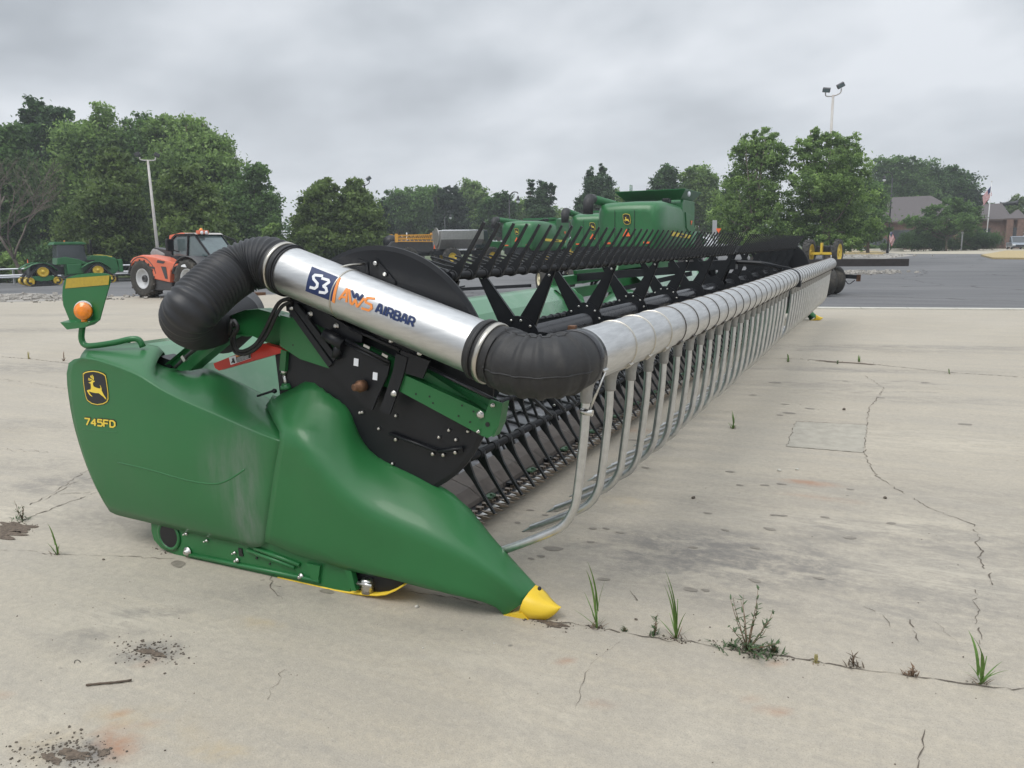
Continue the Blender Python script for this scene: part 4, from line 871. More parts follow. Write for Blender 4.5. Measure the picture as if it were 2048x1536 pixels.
mb = MB(); mb.tube(cr([PD(655, 548, 3.36), PD(690, 532, 3.40), PY(728, 528, 2.865)], 10), .005, 6); mb.build('strap_rod', BANDM, pipe)
hp = [PA_+axis*.02, PA_-axis*.05, PD(538, 525, 3.62), PD(502, 530, 3.63), PD(467, 545, 3.60), PD(436, 567, 3.53), PD(403, 597, 3.46), PD(383, 619, 3.43), PD(376, 634, 3.48), PD(384, 645, 3.62), PD(402, 652, 3.78), PD(440, 645, 4.05), PD(480, 628, 4.4)]
hp = [Vector(p) for p in cr(hp, 380)]
rad = [.117-.008*ss(190, 290, i)+.0052*sin(i*2*pi/5) for i in range(380)]
for i in range(22): rad[i] = .118
mb = MB(); mb.tube(hp, rad, 40); hose = mb.build('flexible_duct', HOSE, HD)
hoop(PA_-axis*.035, axis, .1215, .022, 'duct_clamp', BANDM, hose); hoop(PA_+axis*.004, axis, .1215, .012, 'duct_clamp', BDEC, hose)
mb = MB(); q1, q2 = PD(440, 650, 4.2), PD(475, 625, 4.6); mb.tube([q1, q2], .16, 32); mb.build('fan_outlet', DGREY, HD)
MX, MZ = -1.103, 1.155
def sag(y): return MZ-.018*sin(pi*min(1, max(0, (y-3)/6.9)))-.008*sin(pi*min(1, max(0, (y-9.9)/6.8)))
ep = [PB_-axis*.06, PB_+axis*.02, PB_+axis*.07, Vector((-1.285, 2.672, 1.148)), Vector((-1.205, 2.672, 1.139)), Vector((-1.145, 2.700, 1.142)), Vector((-1.112, 2.755, 1.148)), Vector((MX, 2.81, 1.153)), Vector((MX, 2.85, 1.155))]
ep = [Vector(p) for p in cr(ep, 90)]; rad = [.119+.002*min(1, i/30)-.004*ss(50, 90, i) for i in range(90)]
for i in (22, 33, 43, 52, 61, 70):
    for j_ in (-1, 0, 1): rad[i+j_] += .0075
mb = MB(); mb.tube(ep, rad, 40)
for ang in (.2, 1.75, 3.4):
    pts = []
    for i in range(20, 74):
        t_ = (ep[i+1]-ep[i]).normalized(); nx = Vector((0, 0, 1))-t_*t_.z; nx.normalize(); ny = t_.cross(nx); pts.append(ep[i]+(nx*cos(ang)+ny*sin(ang))*(rad[i]-.001))
    mb.tube(pts, .0045, 6)
elbow = mb.build('rubber_elbow', RUBBER, HD)
hoop(PB_+axis*.005, axis, .1255, .022, 'elbow_clamp', BANDM, elbow); hoop(PB_-axis*.035, axis, .125, .02, 'elbow_cuff', RUBBER, elbow)
hoop(Vector((MX, 2.83, MZ)), (0, 1, 0), .1165, .075, 'elbow_cuff', TUBEB, elbow)
mb = MB(); mb.box((MX+.10, 2.85, MZ-.03), (.05, .05, .008), Matrix.Rotation(.6, 3, 'Y'), bev=.002); mb.tube([(MX+.115, 2.85, MZ-.045), (MX+.055, 2.83, MZ-.21)], .0055, 8); mb.tube([(MX+.02, 2.83, MZ-.21), (MX+.07, 2.83, MZ-.215)], .014, 8); mb.build('tie_bolt', STEEL, elbow)
mb = MB(); mb.box((MX-.02, 2.84, MZ+.122), (.03, .03, .02), bev=.003); mb.build('clamp_screw', RUSTS, elbow)
YD = [2.95+.306*i for i in range(46)]
for a, b in ((2.82, 9.98), (10.02, YD[-1]+.06)):
    mb = MB(); n = int((b-a)/.1); mb.tube([(MX, a+(b-a)*i/n, sag(a+(b-a)*i/n)) for i in range(n+1)], .112, 48); man = mb.build('air_manifold', ALUY, HD)
    for i, y in enumerate(YD):
        if not (a <= y < b) and not (i == 0 and a < 5): continue
        z = sag(y); 
        if i: 
            mb = MB(); mb.lathe([(.112, -.004), (.1165, -.003), (.1165, .003), (.112, .004)], (MX, y+.02, z), (0, 1, 0), 40); mb.box((MX+.083, y+.012, z-.083), (.012, .05, .028), Matrix.Rotation(.8, 3, 'Y'), bev=.002); mb.build('strap', WIRE if i > 3 else BANDM, man)
        dx = rc.gauss(0, .004); dz = rc.gauss(0, .004)
        mb = MB(); p = cr([(MX-.003, y, z-.16), (MX-.012, y, z-.34), (MX-.042, y, z-.60), (MX-.057+dx*.3, y, z-.67), (MX-.092+dx, y, z-.735+dz), (MX-.155+dx, y, z-.785+dz), (MX-.31+dx, y, z-.868+dz), (MX-.40+dx, y, z-.912+dz)], 26)
        R_ = [.0195]*26; mb.tube(p, R_, 14, caps=False)
        e1 = Vector(p[-1]); d1 = (Vector(p[-1])-Vector(p[-2])).normalized()
        mb.grid([[e1+Vector((0, cos(2*pi*k/14)*.0195*s1, sin(2*pi*k/14)*.0195*s2))+d1*l for k in range(15)] for l, s1, s2 in ((-.002, 1, 1), (.02, 1.1, .6), (.045, .8, .25), (.06, .2, .1))])
        drop = mb.build('drop_pipe', GALV, man)
        mb = MB(); mb.lathe([(.023, -.20), (.025, -.195), (.026, -.16), (.033, -.125), (.045, -.105), (.05, -.085)], (MX-.002, y, z), (0, 0, 1), 18); mb.build('pipe_cup', CAST, man)
hoop(Vector((MX, 10.0, sag(10))), (0, 1, 0), .117, .10, 'manifold_coupling', BLACK, HD)
mb = MB(); mb.box((MX+.10, 10.0, MZ-.06), (.06, .12, .08), bev=.01); mb.bar((MX, 10., MZ+.12), (-1.45, 10.02, 1.34), .04, .03); mb.build('manifold_bracket', BLACK, HD)
mb = MB(); mb.lathe([(.119, -.03), (.119, .03), (.03, .04)], (MX, YD[-1]+.07, sag(16.8)), (0, 1, 0), 32); mb.box((MX+.03, YD[-1]+.11, MZ-.05), (.05, .05, .2), bev=.01); mb.build('manifold_cap', BLACK, HD)
# ---- far end of the platform: mirror images
def mirrored(o, parent):
    me = o.data.copy(); me.transform(Matrix.Translation(-Vector((0, YC-OFF.y, 0))*-1) @ Matrix.Diagonal((1, -1, 1, 1)) @ Matrix.Translation(-Vector((0, YC-OFF.y, 0)))); me.flip_normals()
    c = bpy.data.objects.new(o.name.split('.')[0], me); COL.objects.link(c); c.parent = parent; return c
d2 = mirrored(divider, HD); mirrored(tip, d2); mirrored(shield, HD); mirrored(disc, HD)
OFF = Vector((0, 0, 0))
# ================================================================== MACHINES BEHIND
def heading(u, th):                      # th 0 = pointing right in the photo, 90 = away from the camera
    r = ray(u, 500); return atan2(r.y, r.x)-pi/2+radians(th)
def wheel(parent, c, r, w, rim, rr=.55, lugs=18, tyre_m=None, name='wheel', side=1, thick=.04):
    """axle along local y"""
    b = MB(); h = w/2
    b.lathe([(r*rr, -h*.8), (r*.80, -h), (r*.93, -h*.95), (r*.965, -h*.7), (r*.975, 0), (r*.965, h*.7), (r*.93, h*.95), (r*.80, h), (r*rr, h*.8)], c, (0, 1, 0), 28, caps=False)
    for k in range(lugs):
        for s_ in (-1, 1):
            a = 2*pi*(k+(.5 if s_ > 0 else 0))/lugs; p = V3(c)+Vector((cos(a)*r*.97, s_*h*.48, sin(a)*r*.97))
            R = Matrix.Rotation(-a, 3, 'Y') @ Matrix.Rotation(s_*.6, 3, 'X'); b.box(p, (r*.075, h*1.05, r*.10), R)
    t = b.build(name, tyre_m or TYRE, parent)
    b = MB(); b.lathe([(r*rr*.97, -h*.82), (r*rr, -h*.6), (r*rr, h*.6), (r*rr*.97, h*.82)], c, (0, 1, 0), 28, caps=False)
    for s_ in (-1, 1): b.lathe([(r*rr*.98, s_*h*.84), (r*rr*.90, s_*h*.84), (r*rr*.84, s_*h*.45), (r*rr*.5, s_*h*.35), (.02, s_*h*.34)], c, (0, 1, 0), 28, caps=False)
    b.build('rim', rim, t)
    b = MB(); b.lathe([(r*rr*.34, -h*.3), (r*rr*.32, -h*.62), (r*rr*.18, -h*.70), (r*rr*.18, h*.70), (r*rr*.32, h*.62), (r*rr*.34, h*.3)], c, (0, 1, 0), 20)
    b.build('hub', DGREY if rim is RIMG else rim, t); return t
def quadp(pts, off, m, name, parent):
    b = MB(); b.slab(pts, off); return b.build(name, m, parent)
# ------------------------------------------------------------------ orange telehandler
T = thing('telehandler', 'orange and black telehandler with muddy tyres, facing right beside the black duct', 'telehandler', GP(382, 27.5), heading(382, -52)); T.scale = (.92,)*3
for x in (-1.3, 1.3):
    for y in (-.93, .93): wheel(T, (x, y, .73), .73, .56, RIMG, .54, 16)
b = MB(); b.box((0, 0, .72), (4.2, 1.1, .5), bev=.05); b.box((0, -.1, .95), (1.5, 1.5, .5), bev=.04); b.build('chassis', DGREY, T)
hood = [(-2.02, .98), (-1.98, 1.33), (-1.75, 1.52), (-1.25, 1.62), (-.5, 1.52), (.55, 1.32), (.98, 1.22), (1.05, 1.12), (.72, 1.16), (.45, 1.10), (.30, .95), (.18, .62), (-.86, .80), (-1.0, 1.02), (-1.15, 1.18), (-1.45, 1.25), (-1.75, 1.18)]
b = MB(); b.prism([(-1.98, 1.20), (-1.94, 1.40), (-1.75, 1.54), (-1.25, 1.63), (-.5, 1.54), (.6, 1.34), (1.0, 1.24), (.98, 1.18), (.60, 1.17), (.38, 1.02), (.28, .60), (-.72, .74), (-.80, 1.0), (-1.05, 1.32), (-1.42, 1.40), (-1.80, 1.32)], 'y', -1.16, -.42, bev=.05); eng = b.build('engine_cover', ORANGE, T)
b = MB(); b.prism([(-2.1, .95), (-2.05, 1.42), (-1.9, 1.50), (-1.5, 1.52), (-1.5, 1.0)], 'y', -.75, .75, bev=.06); b.build('rear_cover', ORANGE, T)
quadp([(-.28, -1.165, 1.44), (.15, -1.165, 1.38), (.02, -1.165, 1.30), (-.35, -1.165, 1.34)], (0, -.01, 0), DGREY, 'grille', eng)
quadp([(-.12, -1.165, 1.2), (.16, -1.165, 1.18), (.2, -1.165, .74), (.06, -1.165, .74)], (0, -.01, 0), DGREY, 'grille', eng)
quadp([(-.9, -1.165, 1.22), (-.5, -1.165, 1.17), (-.5, -1.165, 1.10), (-.9, -1.165, 1.15)], (0, -.008, 0), DGREY, 'lettering_patch', eng)
b = MB(); b.prism([(-.9, .30), (.3, .30), (.3, .60), (-.78, .76)], 'y', -1.1, -.5, bev=.03); b.build('fuel_tank', DGREY, T)
for x in (-1.3, 1.3):
    b = MB(); P = [(x+cos(a)*.84, -.62, .72+sin(a)*.82) for a in [pi*(.08+.84*i/12) for i in range(13)]]
    b.grid([[Vector(p)+Vector((0, dy, 0)) for p in P] for dy in (-.55, .1)]); b.build('mudguard', DGREY, T, solid=.03)
b = MB(); b.prism([(-.65, .9), (-.65, 1.55), (1.62, 1.50), (1.70, .95)], 'y', -.35, .95, bev=.04); b.build('cab_base', BLACK, T)
b = MB(); b.prism([(-.60, 1.52), (-.50, 2.20), (-.28, 2.34), (.85, 2.34), (1.62, 1.52)], 'y', -.28, .88, bev=.05); b.build('cab_glass', GLASSL, T)
b = MB()
for y in (-.30, .90):
    for a, c in (((-.62, 1.5), (-.5, 2.22)), ((-.5, 2.22), (-.25, 2.36)), ((-.25, 2.36), (.82, 2.36)), ((.82, 2.36), (1.64, 1.5)), ((.30, 1.5), (.46, 2.34)), ((-.62, 1.51), (1.64, 1.51))): b.bar((a[0], y, a[1]), (c[0], y, c[1]), .05, .07)
b.bar((1.63, -.3, 1.52), (1.63, .9, 1.52), .08, .07); b.bar((.84, -.3, 2.36), (.84, .9, 2.36), .08, .06); b.build('cab_frame', BLACK, T)
b = MB(); b.prism([(-.70, 2.10), (-.62, 2.36), (.05, 2.44), (.30, 2.42), (.25, 2.36), (-.40, 2.30), (-.52, 2.08)], 'y', -.32, .92, bev=.03); b.build('roof_cap', ORANGE, T)
b = MB(); b.prism([(.2, 2.37), (.2, 2.42), (.80, 2.42), (.95, 2.36)], 'y', -.31, .91); b.build('roof', GALVP, T)
b = MB(); b.box((.95, -.05, 2.44), (.22, .42, .14), bev=.03); lb = b.build('lamp_bar', ORANGE, T)
for y in (-.17, .03):
    b = MB(); b.lathe([(.07, 0), (.065, .02), (.01, .03)], (1.06, y, 2.42), (1, 0, -.2), 14); b.build('work_lamp', WHITE, lb)
b = MB(); b.lathe([(.07, 0), (.075, .09), (.05, .15), (.01, .17)], (.45, .3, 2.44), (0, 0, 1), 14); b.build('beacon', AMBER, T)
b = MB(); b.prism([(1.05, 1.18), (1.02, 1.34), (1.28, 1.34), (1.32, 1.16)], 'y', -1.2, -.98, bev=.02); b.build('headlight', WHITE, T)
b = MB(); b.bar((.25, -1.0, 1.62), (1.1, -1.1, 1.30), .05, .05); b.build('mirror_arm', BLACK, T)
quadp([(.95, -.37, 1.42), (1.55, -.37, 1.40), (1.55, -.37, 1.12), (.95, -.37, 1.14)], (0, -.01, 0), RED, 'red_panel', T)
b = MB(); b.box((-.35, -.55, 1.98), (.14, .28, .46), bev=.03); b.bar((-.3, -.5, 1.8), (-.1, -.33, 1.72), .04, .04); b.build('mirror', BLACK, T)
b = MB(); b.bar((-1.75, -.05, 1.70), (1.9, -.05, 1.15), .34, .42); b.build('lifting_boom', DGREY, T)
b = MB(); b.prism([(-1.98, 1.50), (-1.98, 1.72), (-1.82, 1.86), (-1.55, 1.84), (-1.1, 1.66), (-1.1, 1.50)], 'y', -.25, .2, bev=.06); b.build('boom_pivot', STAIN, T)
b = MB(); b.bar((1.62, .35, 2.3), (2.05, .45, 2.15), .03, .04); b.bar((2.05, .45, 2.15), (2.35, .5, 1.6), .05, .06); b.build('mirror_stay', BLACK, T)
# ------------------------------------------------------------------ tracked tractor by the guardrail
T = thing('tracked_tractor', 'green four track tractor with yellow wheels parked at the guardrail', 'tractor', GP(136, 60), heading(136, 13)); T.scale = (.92,)*3
def trackunit(px_, y):
    P = [(-1.15, .28), (-1.28, .55), (-.55, 1.38), (-.25, 1.62), (0, 1.68), (.25, 1.62), (.55, 1.38), (1.28, .55), (1.15, .28), (.9, .05), (-.9, .05)]
    Q = [(x*.86, .9+(z-.9)*.84) for x, z in P]
    b = MB(); n = len(P); h = .38
    for s_ in range(n):
        a, c, d, e_ = P[s_], P[(s_+1) % n], Q[(s_+1) % n], Q[s_]
        pr = [Vector((px_+q[0], yy, q[1])) for yy in (y-h, y+h) for q in (a, c, d, e_)]
        vs = [b.b.verts.new(p) for p in pr]
        for f in ((0, 1, 2, 3), (7, 6, 5, 4), (0, 4, 5, 1), (3, 2, 6, 7)): b.b.faces.new([vs[i] for i in f])
        L_ = (Vector(c)-Vector(a)).length; m = max(1, int(L_/.16))
        for i in range(m):
            t_ = (i+.5)/m; x_, z_ = a[0]+(c[0]-a[0])*t_, a[1]+(c[1]-a[1])*t_; ang = atan2(c[1]-a[1], c[0]-a[0]); b.box((px_+x_, y, z_), (.06, h*2, .09), Matrix.Rotation(-ang, 3, 'Y'))
    bmesh.ops.recalc_face_normals(b.b, faces=b.b.faces)
    t = b.build('track', TRACK, T)
    for (x, z, r) in ((0, 1.18, .43), (-1.0, .42, .34), (1.0, .42, .34)):
        b = MB(); b.lathe([(r, -.37), (r, .37), (r*.8, .40), (r*.72, .30), (r*.3, .28), (r*.28, .42), (.02, .43)], (px_+x, y, z), (0, 1, 0), 22, caps=False); b.lathe([(r, -.3), (r*.8, -.40), (r*.72, -.30), (r*.3, -.28), (r*.28, -.42), (.02, -.43)], (px_+x, y, z), (0, 1, 0), 22, caps=False); b.build('track_wheel', RIMY, t)
    for x in (-.4, 0, .4):
        b = MB(); b.lathe([(.2, -.34), (.2, .34), (.05, .36)], (px_+x, y, .26), (0, 1, 0), 14); b.build('roller', BLACK, t)
    b = MB(); b.prism([(px_-.8, .55), (px_-.75, .85), (px_+.75, .85), (px_+.8, .55), (px_+.2, .40), (px_-.2, .40)], 'y', y-.30, y+.30); b.build('track_frame', GREEN, t)
for x in (-2.05, 2.05):
    for y in (-1.05, 1.05): trackunit(x, y)
    b = MB(); P = [(x-1.3, 1.40), (x-.7, 1.78), (x-.2, 1.92), (x+.25, 1.90), (x+.75, 1.6), (x+1.1, 1.25)]
    b.b.free()
    for y0 in (-1.45, .65): b = MB(); b.grid([[(px_, yy, z) for px_, z in P] for yy in (y0, y0+.8)]); b.build('mudguard', GREEN, T, solid=.05)
b = MB(); b.prism([(-2.9, .8), (-2.8, 1.7), (-1.5, 1.9), (-.4, 1.5), (-.3, .9)], 'y', -.6, .6, bev=.05); b.build('rear_frame', BLACK, T)
b = MB(); b.prism([(-.35, .75), (-.3, 1.75), (.4, 1.95), (1.1, 2.0), (1.9, 2.45), (3.0, 2.38), (3.75, 2.15), (3.95, 1.2), (3.6, .8)], 'y', -.62, .62, bev=.10); bd = b.build('body', GREEN, T)
b = MB(); b.prism([(-.2, .9), (-.2, 1.7), (.9, 1.75), (1.0, .9)], 'y', -1.0, 1.0, bev=.06); b.build('side_box', GREEN, T)
quadp([(1.15, -.63, 2.02), (2.1, -.63, 2.05), (1.9, -.63, 1.78), (1.1, -.63, 1.72)], (0, -.01, 0), BDEC, 'grille', bd)
b = MB(); b.prism([(1.85, 2.44), (2.6, 2.47), (3.5, 2.32), (3.5, 2.24), (2.6, 2.36), (1.85, 2.36)], 'y', -.5, .5); b.build('hood_stripe', YDEC, bd)
b = MB(); b.prism([(-.75, 1.75), (-.8, 2.2), (-.7, 3.35), (1.22, 3.35), (1.45, 2.1), (1.1, 1.75)], 'y', -.82, .82, bev=.06); b.build('cab', GLASS, T)
b = MB(); b.prism([(-.85, 1.7), (-.8, 2.25), (-.2, 2.35), (.7, 2.15), (1.4, 1.85), (1.4, 1.7)], 'y', -.86, .86, bev=.06); b.build('cab_lower', GREEN, T)
b = MB(); b.prism([(-1.0, 3.38), (-.85, 3.56), (1.2, 3.56), (1.45, 3.42), (1.45, 3.34), (-1.0, 3.32)], 'y', -.95, .95, bev=.05); b.build('roof', GREEN, T)
for y in (-.95, .6):
    b = MB(); b.box((1.6, y, 2.95), (.14, .30, .8), bev=.03); b.build('mirror', BLACK, T)
b = MB(); b.lathe([(.08, 0), (.08, 1.3), (.06, 1.35)], (1.95, -.4, 2.4), (0, 0, 1), 12); b.build('exhaust', BLACK, T)
b = MB(); b.slab([(-3.0, -1.0, 1.9), (-3.0, -1.3, 1.9), (-3.0, -1.15, 2.2)], (-.02, 0, 0)); b.build('warning_triangle', SMVO, T)
b = MB(); b.lathe([(.06, 0), (.05, .12)], (.1, .2, 3.56), (0, 0, 1), 10); b.build('beacon', AMBER, T)
b = MB(); b.box((4.1, 0, 1.5), (.35, 1.3, 1.1), bev=.05); b.build('front_weight', GREEN, T)
# ------------------------------------------------------------------ combine harvesters
def badge_on(parent, org, ux, uz, s):
    """small shield with a leaping deer; ux, uz unit vectors in the panel"""
    o, ux, uz = V3(org), V3(ux), V3(uz); n = ux.cross(uz)
    if n.length: n.normalize()
    def P(x, y, l): return o+ux*((x-378)*s/260)+uz*((1048-y)*s/260)+n*l
    for i, (sc, m, nm) in enumerate(((1.06, YDEC, 'badge'), (.97, BDEC, 'badge_field'))):
        b = MB(); b.slab([P(x, y, .004+.006*i) for x, y in grow(emb, sc)], n*.004); b.build(nm, m, parent)
    vs, fs = fan(deer); b = MB(); V = [b.b.verts.new(P(x, y, .02)) for x, y in vs]
    for f in fs: b.b.faces.new([V[i] for i in f])
    b.build('badge_deer', YDEC, parent)
def combine(label, u, d, th, ext=True, group='green combine harvesters parked behind the platform'):
    T = thing('combine_harvester', label, 'combine', GP(u, d), heading(u, th), group)
    for y in (-1.45, 1.45): wheel(T, (2.1, y, .95), .95, .75, RIMY, .5, 18)
    for y in (-1.35, 1.35): wheel(T, (-2.6, y, .66), .66, .5, RIMY, .5, 16)
    b = MB(); b.prism([(-4.0, .75), (-4.0, 1.3), (3.0, 1.3), (3.0, .75), (1.0, .55), (-3.0, .6)], 'y', -1.1, 1.1, bev=.05); b.build('chassis', BLACK, T)
    # rear hood: rounded shell
    R_ = []
    for (x, hw, zb, zt) in ((-4.72, 1.10, 1.55, 3.00), (-4.66, 1.28, 1.38, 3.26), (-4.4, 1.42, 1.25, 3.42), (-3.4, 1.50, 1.2, 3.50), (-2.0, 1.52, 1.2, 3.46), (-.6, 1.52, 1.2, 3.40)):
        R_.append([(x, -hw, zb), (x, -hw-.03, (zb+zt)/2), (x, -hw, zt-.30), (x, -hw+.10, zt-.08), (x, -hw+.32, zt), (x, 0, zt+.03), (x, hw-.32, zt), (x, hw-.10, zt-.08), (x, hw, zt-.30), (x, hw+.03, (zb+zt)/2), (x, hw, zb), (x, -hw, zb)])
    b = MB(); b.grid(R_); b.b.faces.new([b.b.verts.new(p) for p in R_[0][:-1]]); bmesh.ops.remove_doubles(b.b, verts=b.b.verts, dist=.001); hd = b.build('rear_hood', GREEN, T, norm=True)
    badge_on(hd, (-4.78, .0, 2.70), (0, -1, 0), (0, 0, 1), .42)
    quadp([(-4.80, .18, 1.95), (-4.80, -.18, 1.95), (-4.80, 0, 2.28)], (-.02, 0, 0), SMVO, 'warning_triangle', hd)
    for y in (.9, -.9): quadp([(-4.72, y-.14, 1.62), (-4.72, y+.14, 1.62), (-4.72, y+.14, 1.70), (-4.72, y-.14, 1.70)], (-.05, 0, 0), SMVO, 'tail_light', hd)
    for y in (-.35, .55): quadp([(-4.735, y, 1.5), (-4.735, y+.02, 1.5), (-4.775, y+.02, 3.1), (-4.775, y, 3.1)], (-.006, 0, 0), BDEC, 'panel_seam', hd)
    b = MB()
    b.prism([(-.58, 1.2), (-.58, 3.5), (-.35, 3.70), (2.1, 3.70), (2.2, 3.4), (2.2, 2.2), (1.2, 1.9), (1.0, 1.3)], 'y', -1.50, 1.50, bev=.06); sd = b.build('grain_tank', GREEN, T)
    b = MB(); b.prism([(-.1, 3.1), (1.7, 2.95), (2.1, 2.2), (1.2, 2.0), (.2, 2.35)], 'y', -1.56, 1.56, bev=.04); b.build('side_panel', GREEN, T)
    for y in (-1.565, 1.545): quadp([(-2.9, y, 1.95), (2.0, y, 1.80), (2.0, y, 1.97), (-2.9, y, 2.15)], (0, .02, 0), YDEC, 'side_stripe', sd)
    for y in (-1.575, 1.56): quadp([(-1.4, y, 1.95), (-.2, y, 1.91), (-.2, y, 2.0), (-1.4, y, 2.04)], (0, .015, 0), BDEC, 'lettering_patch', sd)
    quadp([(.9, -1.57, 2.72), (1.3, -1.57, 2.72), (1.1, -1.57, 2.5)], (0, -.02, 0), SMVO, 'side_warning_sign', sd)
    if ext:
        b = MB(); lo = [(-.5, -1.35, 3.68), (2.1, -1.35, 3.68), (2.1, 1.35, 3.68), (-.5, 1.35, 3.68)]; hi = [(-1.1, -1.75, 4.13), (2.5, -1.75, 4.13), (2.5, 1.75, 4.13), (-1.1, 1.75, 4.13)]
        for i in range(4): b.slab([lo[i], lo[(i+1) % 4], hi[(i+1) % 4], hi[i]], (0, 0, .03))
        b.build('tank_extension', GREEN, T)
        b = MB(); b.tube([(-1.0, 1.0, 4.1), (-1.0, 1.0, 4.45), (-.7, 1.0, 4.45), (-.7, 1.0, 4.1)], .025, 6); b.build('grab_rail', GREEN, T)
        b = MB(); b.lathe([(.13, 0), (.13, .03), (.01, .05)], (-.3, -1.72, 3.95), (-.3, -1, 0), 14); b.build('round_mirror', WHITE, T)
    else:
        b = MB(); b.prism([(-.6, 3.66), (-.6, 3.82), (.4, 3.70), (1.0, 3.82), (2.1, 3.82), (2.1, 3.66)], 'y', -1.45, 1.45); b.build('tank_cover', GREEN, T)
    b = MB(); b.prism([(2.25, 1.7), (2.25, 3.55), (3.6, 3.55), (3.85, 2.3), (3.4, 1.7)], 'y', -.95, .95, bev=.06); cab = b.build('cab', GLASSL, T)
    b = MB(); b.prism([(2.2, 3.55), (2.2, 3.75), (3.85, 3.75), (4.0, 3.58)], 'y', -1.05, 1.05, bev=.05); b.build('roof', GREEN, T)
    b = MB(); b.tube([(1.6, 1.62, 3.0), (.8, 1.66, 3.42), (-5.0, 1.55, 3.62)], [.19, .2, .2], 16); au = b.build('unloading_auger', GREEN, T)
    b = MB(); b.tube([(-4.95, 1.55, 3.62), (-5.35, 1.55, 3.60), (-5.5, 1.55, 3.42), (-5.52, 1.55, 2.95)], [.225, .24, .24, .22], 14); b.build('auger_spout', RUBBER, au)
    b = MB(); b.box((-.9, .4, 3.55), (.7, 1.5, .22), bev=.05); b.build('engine_deck', BLACK, T)
    b = MB(); b.box((-1.3, -.9, 3.6), (.5, .35, .25), bev=.06); b.build('air_filter', BLACK, T)
    b = MB(); b.prism([(-4.9, 1.0), (-4.9, 1.5), (-4.3, 1.5), (-4.0, .9)], 'y', -1.05, 1.05, bev=.04); b.build('chopper', BLACK, T)
    b = MB(); b.bar((3.0, 0, 1.0), (4.9, 0, .55), .9, 1.3); b.build('feeder_house', GREEN, T)
    b = MB(); P = [(1.2+1.25*cos(a), 1.0+1.15*sin(a)) for a in [pi*(.1+.8*i/10) for i in range(11)]]
    b.b.free()
    for y0 in (-1.8, 1.1): b = MB(); b.grid([[(x+.9, yy, z) for x, z in P] for yy in (y0, y0+.7)]); b.build('mudguard', GREEN, T, solid=.04)
    return T
combine('largest green combine harvester with open flared grain tank, badge and orange triangle on its rear', 1308, 39, 75)
combine('lower green combine harvester at the left of the row, long unloading auger reaching left', 1085, 64, 66, False)
combine('green combine harvester half hidden between the two others', 1212, 52, 80, False)
# ------------------------------------------------------------------ sprayer with yellow booms
T = thing('crop_sprayer', 'dark crop sprayer with folded orange yellow lattice booms and orange rims', 'sprayer', GP(838, 72), heading(838, 12))
for x in (-1.1, 2.4):
    for y in (-1.1, 1.1): wheel(T, (x, y, .92), .92, .42, mat('orange_rim', (.72, .33, .03), .5), .5, 18)
b = MB(); b.prism([(-3.0, 1.3), (-3.0, 1.9), (-2.6, 2.35), (-1.2, 2.45), (1.2, 2.4), (1.4, 1.3)], 'y', -.95, .95, bev=.12); b.build('tank', DGREY, T)
b = MB(); b.ell((-2.5, 0, 2.35), (.75, .8, .62), 2); b.build('rinse_tank', BLACK, T)
b = MB(); b.box((.2, 0, 1.15), (5.6, .9, .3)); b.build('chassis', BLACK, T)
b = MB(); b.prism([(1.5, 1.3), (1.5, 3.0), (3.2, 3.0), (3.5, 1.8), (3.3, 1.3)], 'y', -.85, .85, bev=.08); b.build('cab', GLASS, T)
b = MB(); b.prism([(1.4, 3.0), (1.4, 3.12), (3.3, 3.12), (3.4, 3.0)], 'y', -.95, .95, bev=.03); b.build('roof', ORBOOM, T)
for y in (-1.3, 1.3):
    b = MB()
    for z in (2.35, 2.62, 2.95): b.bar((-2.1, y, z if z < 2.6 else z-.05), (3.6, y, z-.12 if z < 2.6 else z+.0), .06, .06)
    for i in range(15):
        x = -2.1+i*.38; b.bar((x, y, 2.35), (x+.19, y, 2.9), .035, .035); b.bar((x+.19, y, 2.9), (x+.38, y, 2.33), .035, .035)
    b.box((-2.2, y, 2.65), (.25, .2, .75)); b.build('boom', ORBOOM, T)
# ------------------------------------------------------------------ stainless spreader on a green carrier
T = thing('fertilizer_spreader', 'grey stainless hopper spreader on green wheels behind the reel tines', 'spreader', GP(925, 66), heading(925, 20))
for x in (-1.3, 2.3):
    for y in (-1.2, 1.2): wheel(T, (x, y, .8), .8, .42, RIMY, .45, 16)
b = MB(); b.prism([(-1.15, 2.95), (1.15, 2.95), (1.15, 2.25), (.45, 1.45), (-.45, 1.45), (-1.15, 2.25)], 'x', -2.2, 1.6, bev=.04); hop = b.build('hopper', STAIN, T)
b = MB(); b.lathe([(.78, -.03), (.78, .03), (.70, .05)], (-2.24, 0, 2.45), (1, 0, 0), 24); b.build('end_plate', STAIN, hop)
b = MB(); b.box((.3, 0, 1.15), (6, 1.0, .35)); b.build('chassis', BLACK, T)
b = MB(); b.prism([(1.9, 1.3), (1.9, 2.1), (3.9, 2.0), (4.1, 1.3)], 'y', -.7, .7, bev=.08); b.build('hood', GREEN, T)
b = MB(); b.prism([(1.0, 1.5), (1.0, 3.0), (2.1, 3.0), (2.3, 1.5)], 'y', -.75, .75, bev=.05); b.build('cab', GLASS, T)
quadp([(-2.4, -.15, 1.5), (-2.4, .25, 1.5), (-2.4, .05, 1.85)], (-.02, 0, 0), SMVO, 'warning_triangle', T)
b = MB(); b.tube([(-2.0, -.9, 3.0), (1.5, -.9, 3.0)], .03, 6); b.tube([(-2.0, .9, 3.0), (1.5, .9, 3.0)], .03, 6); b.build('tarp_rail', WHITE, T)
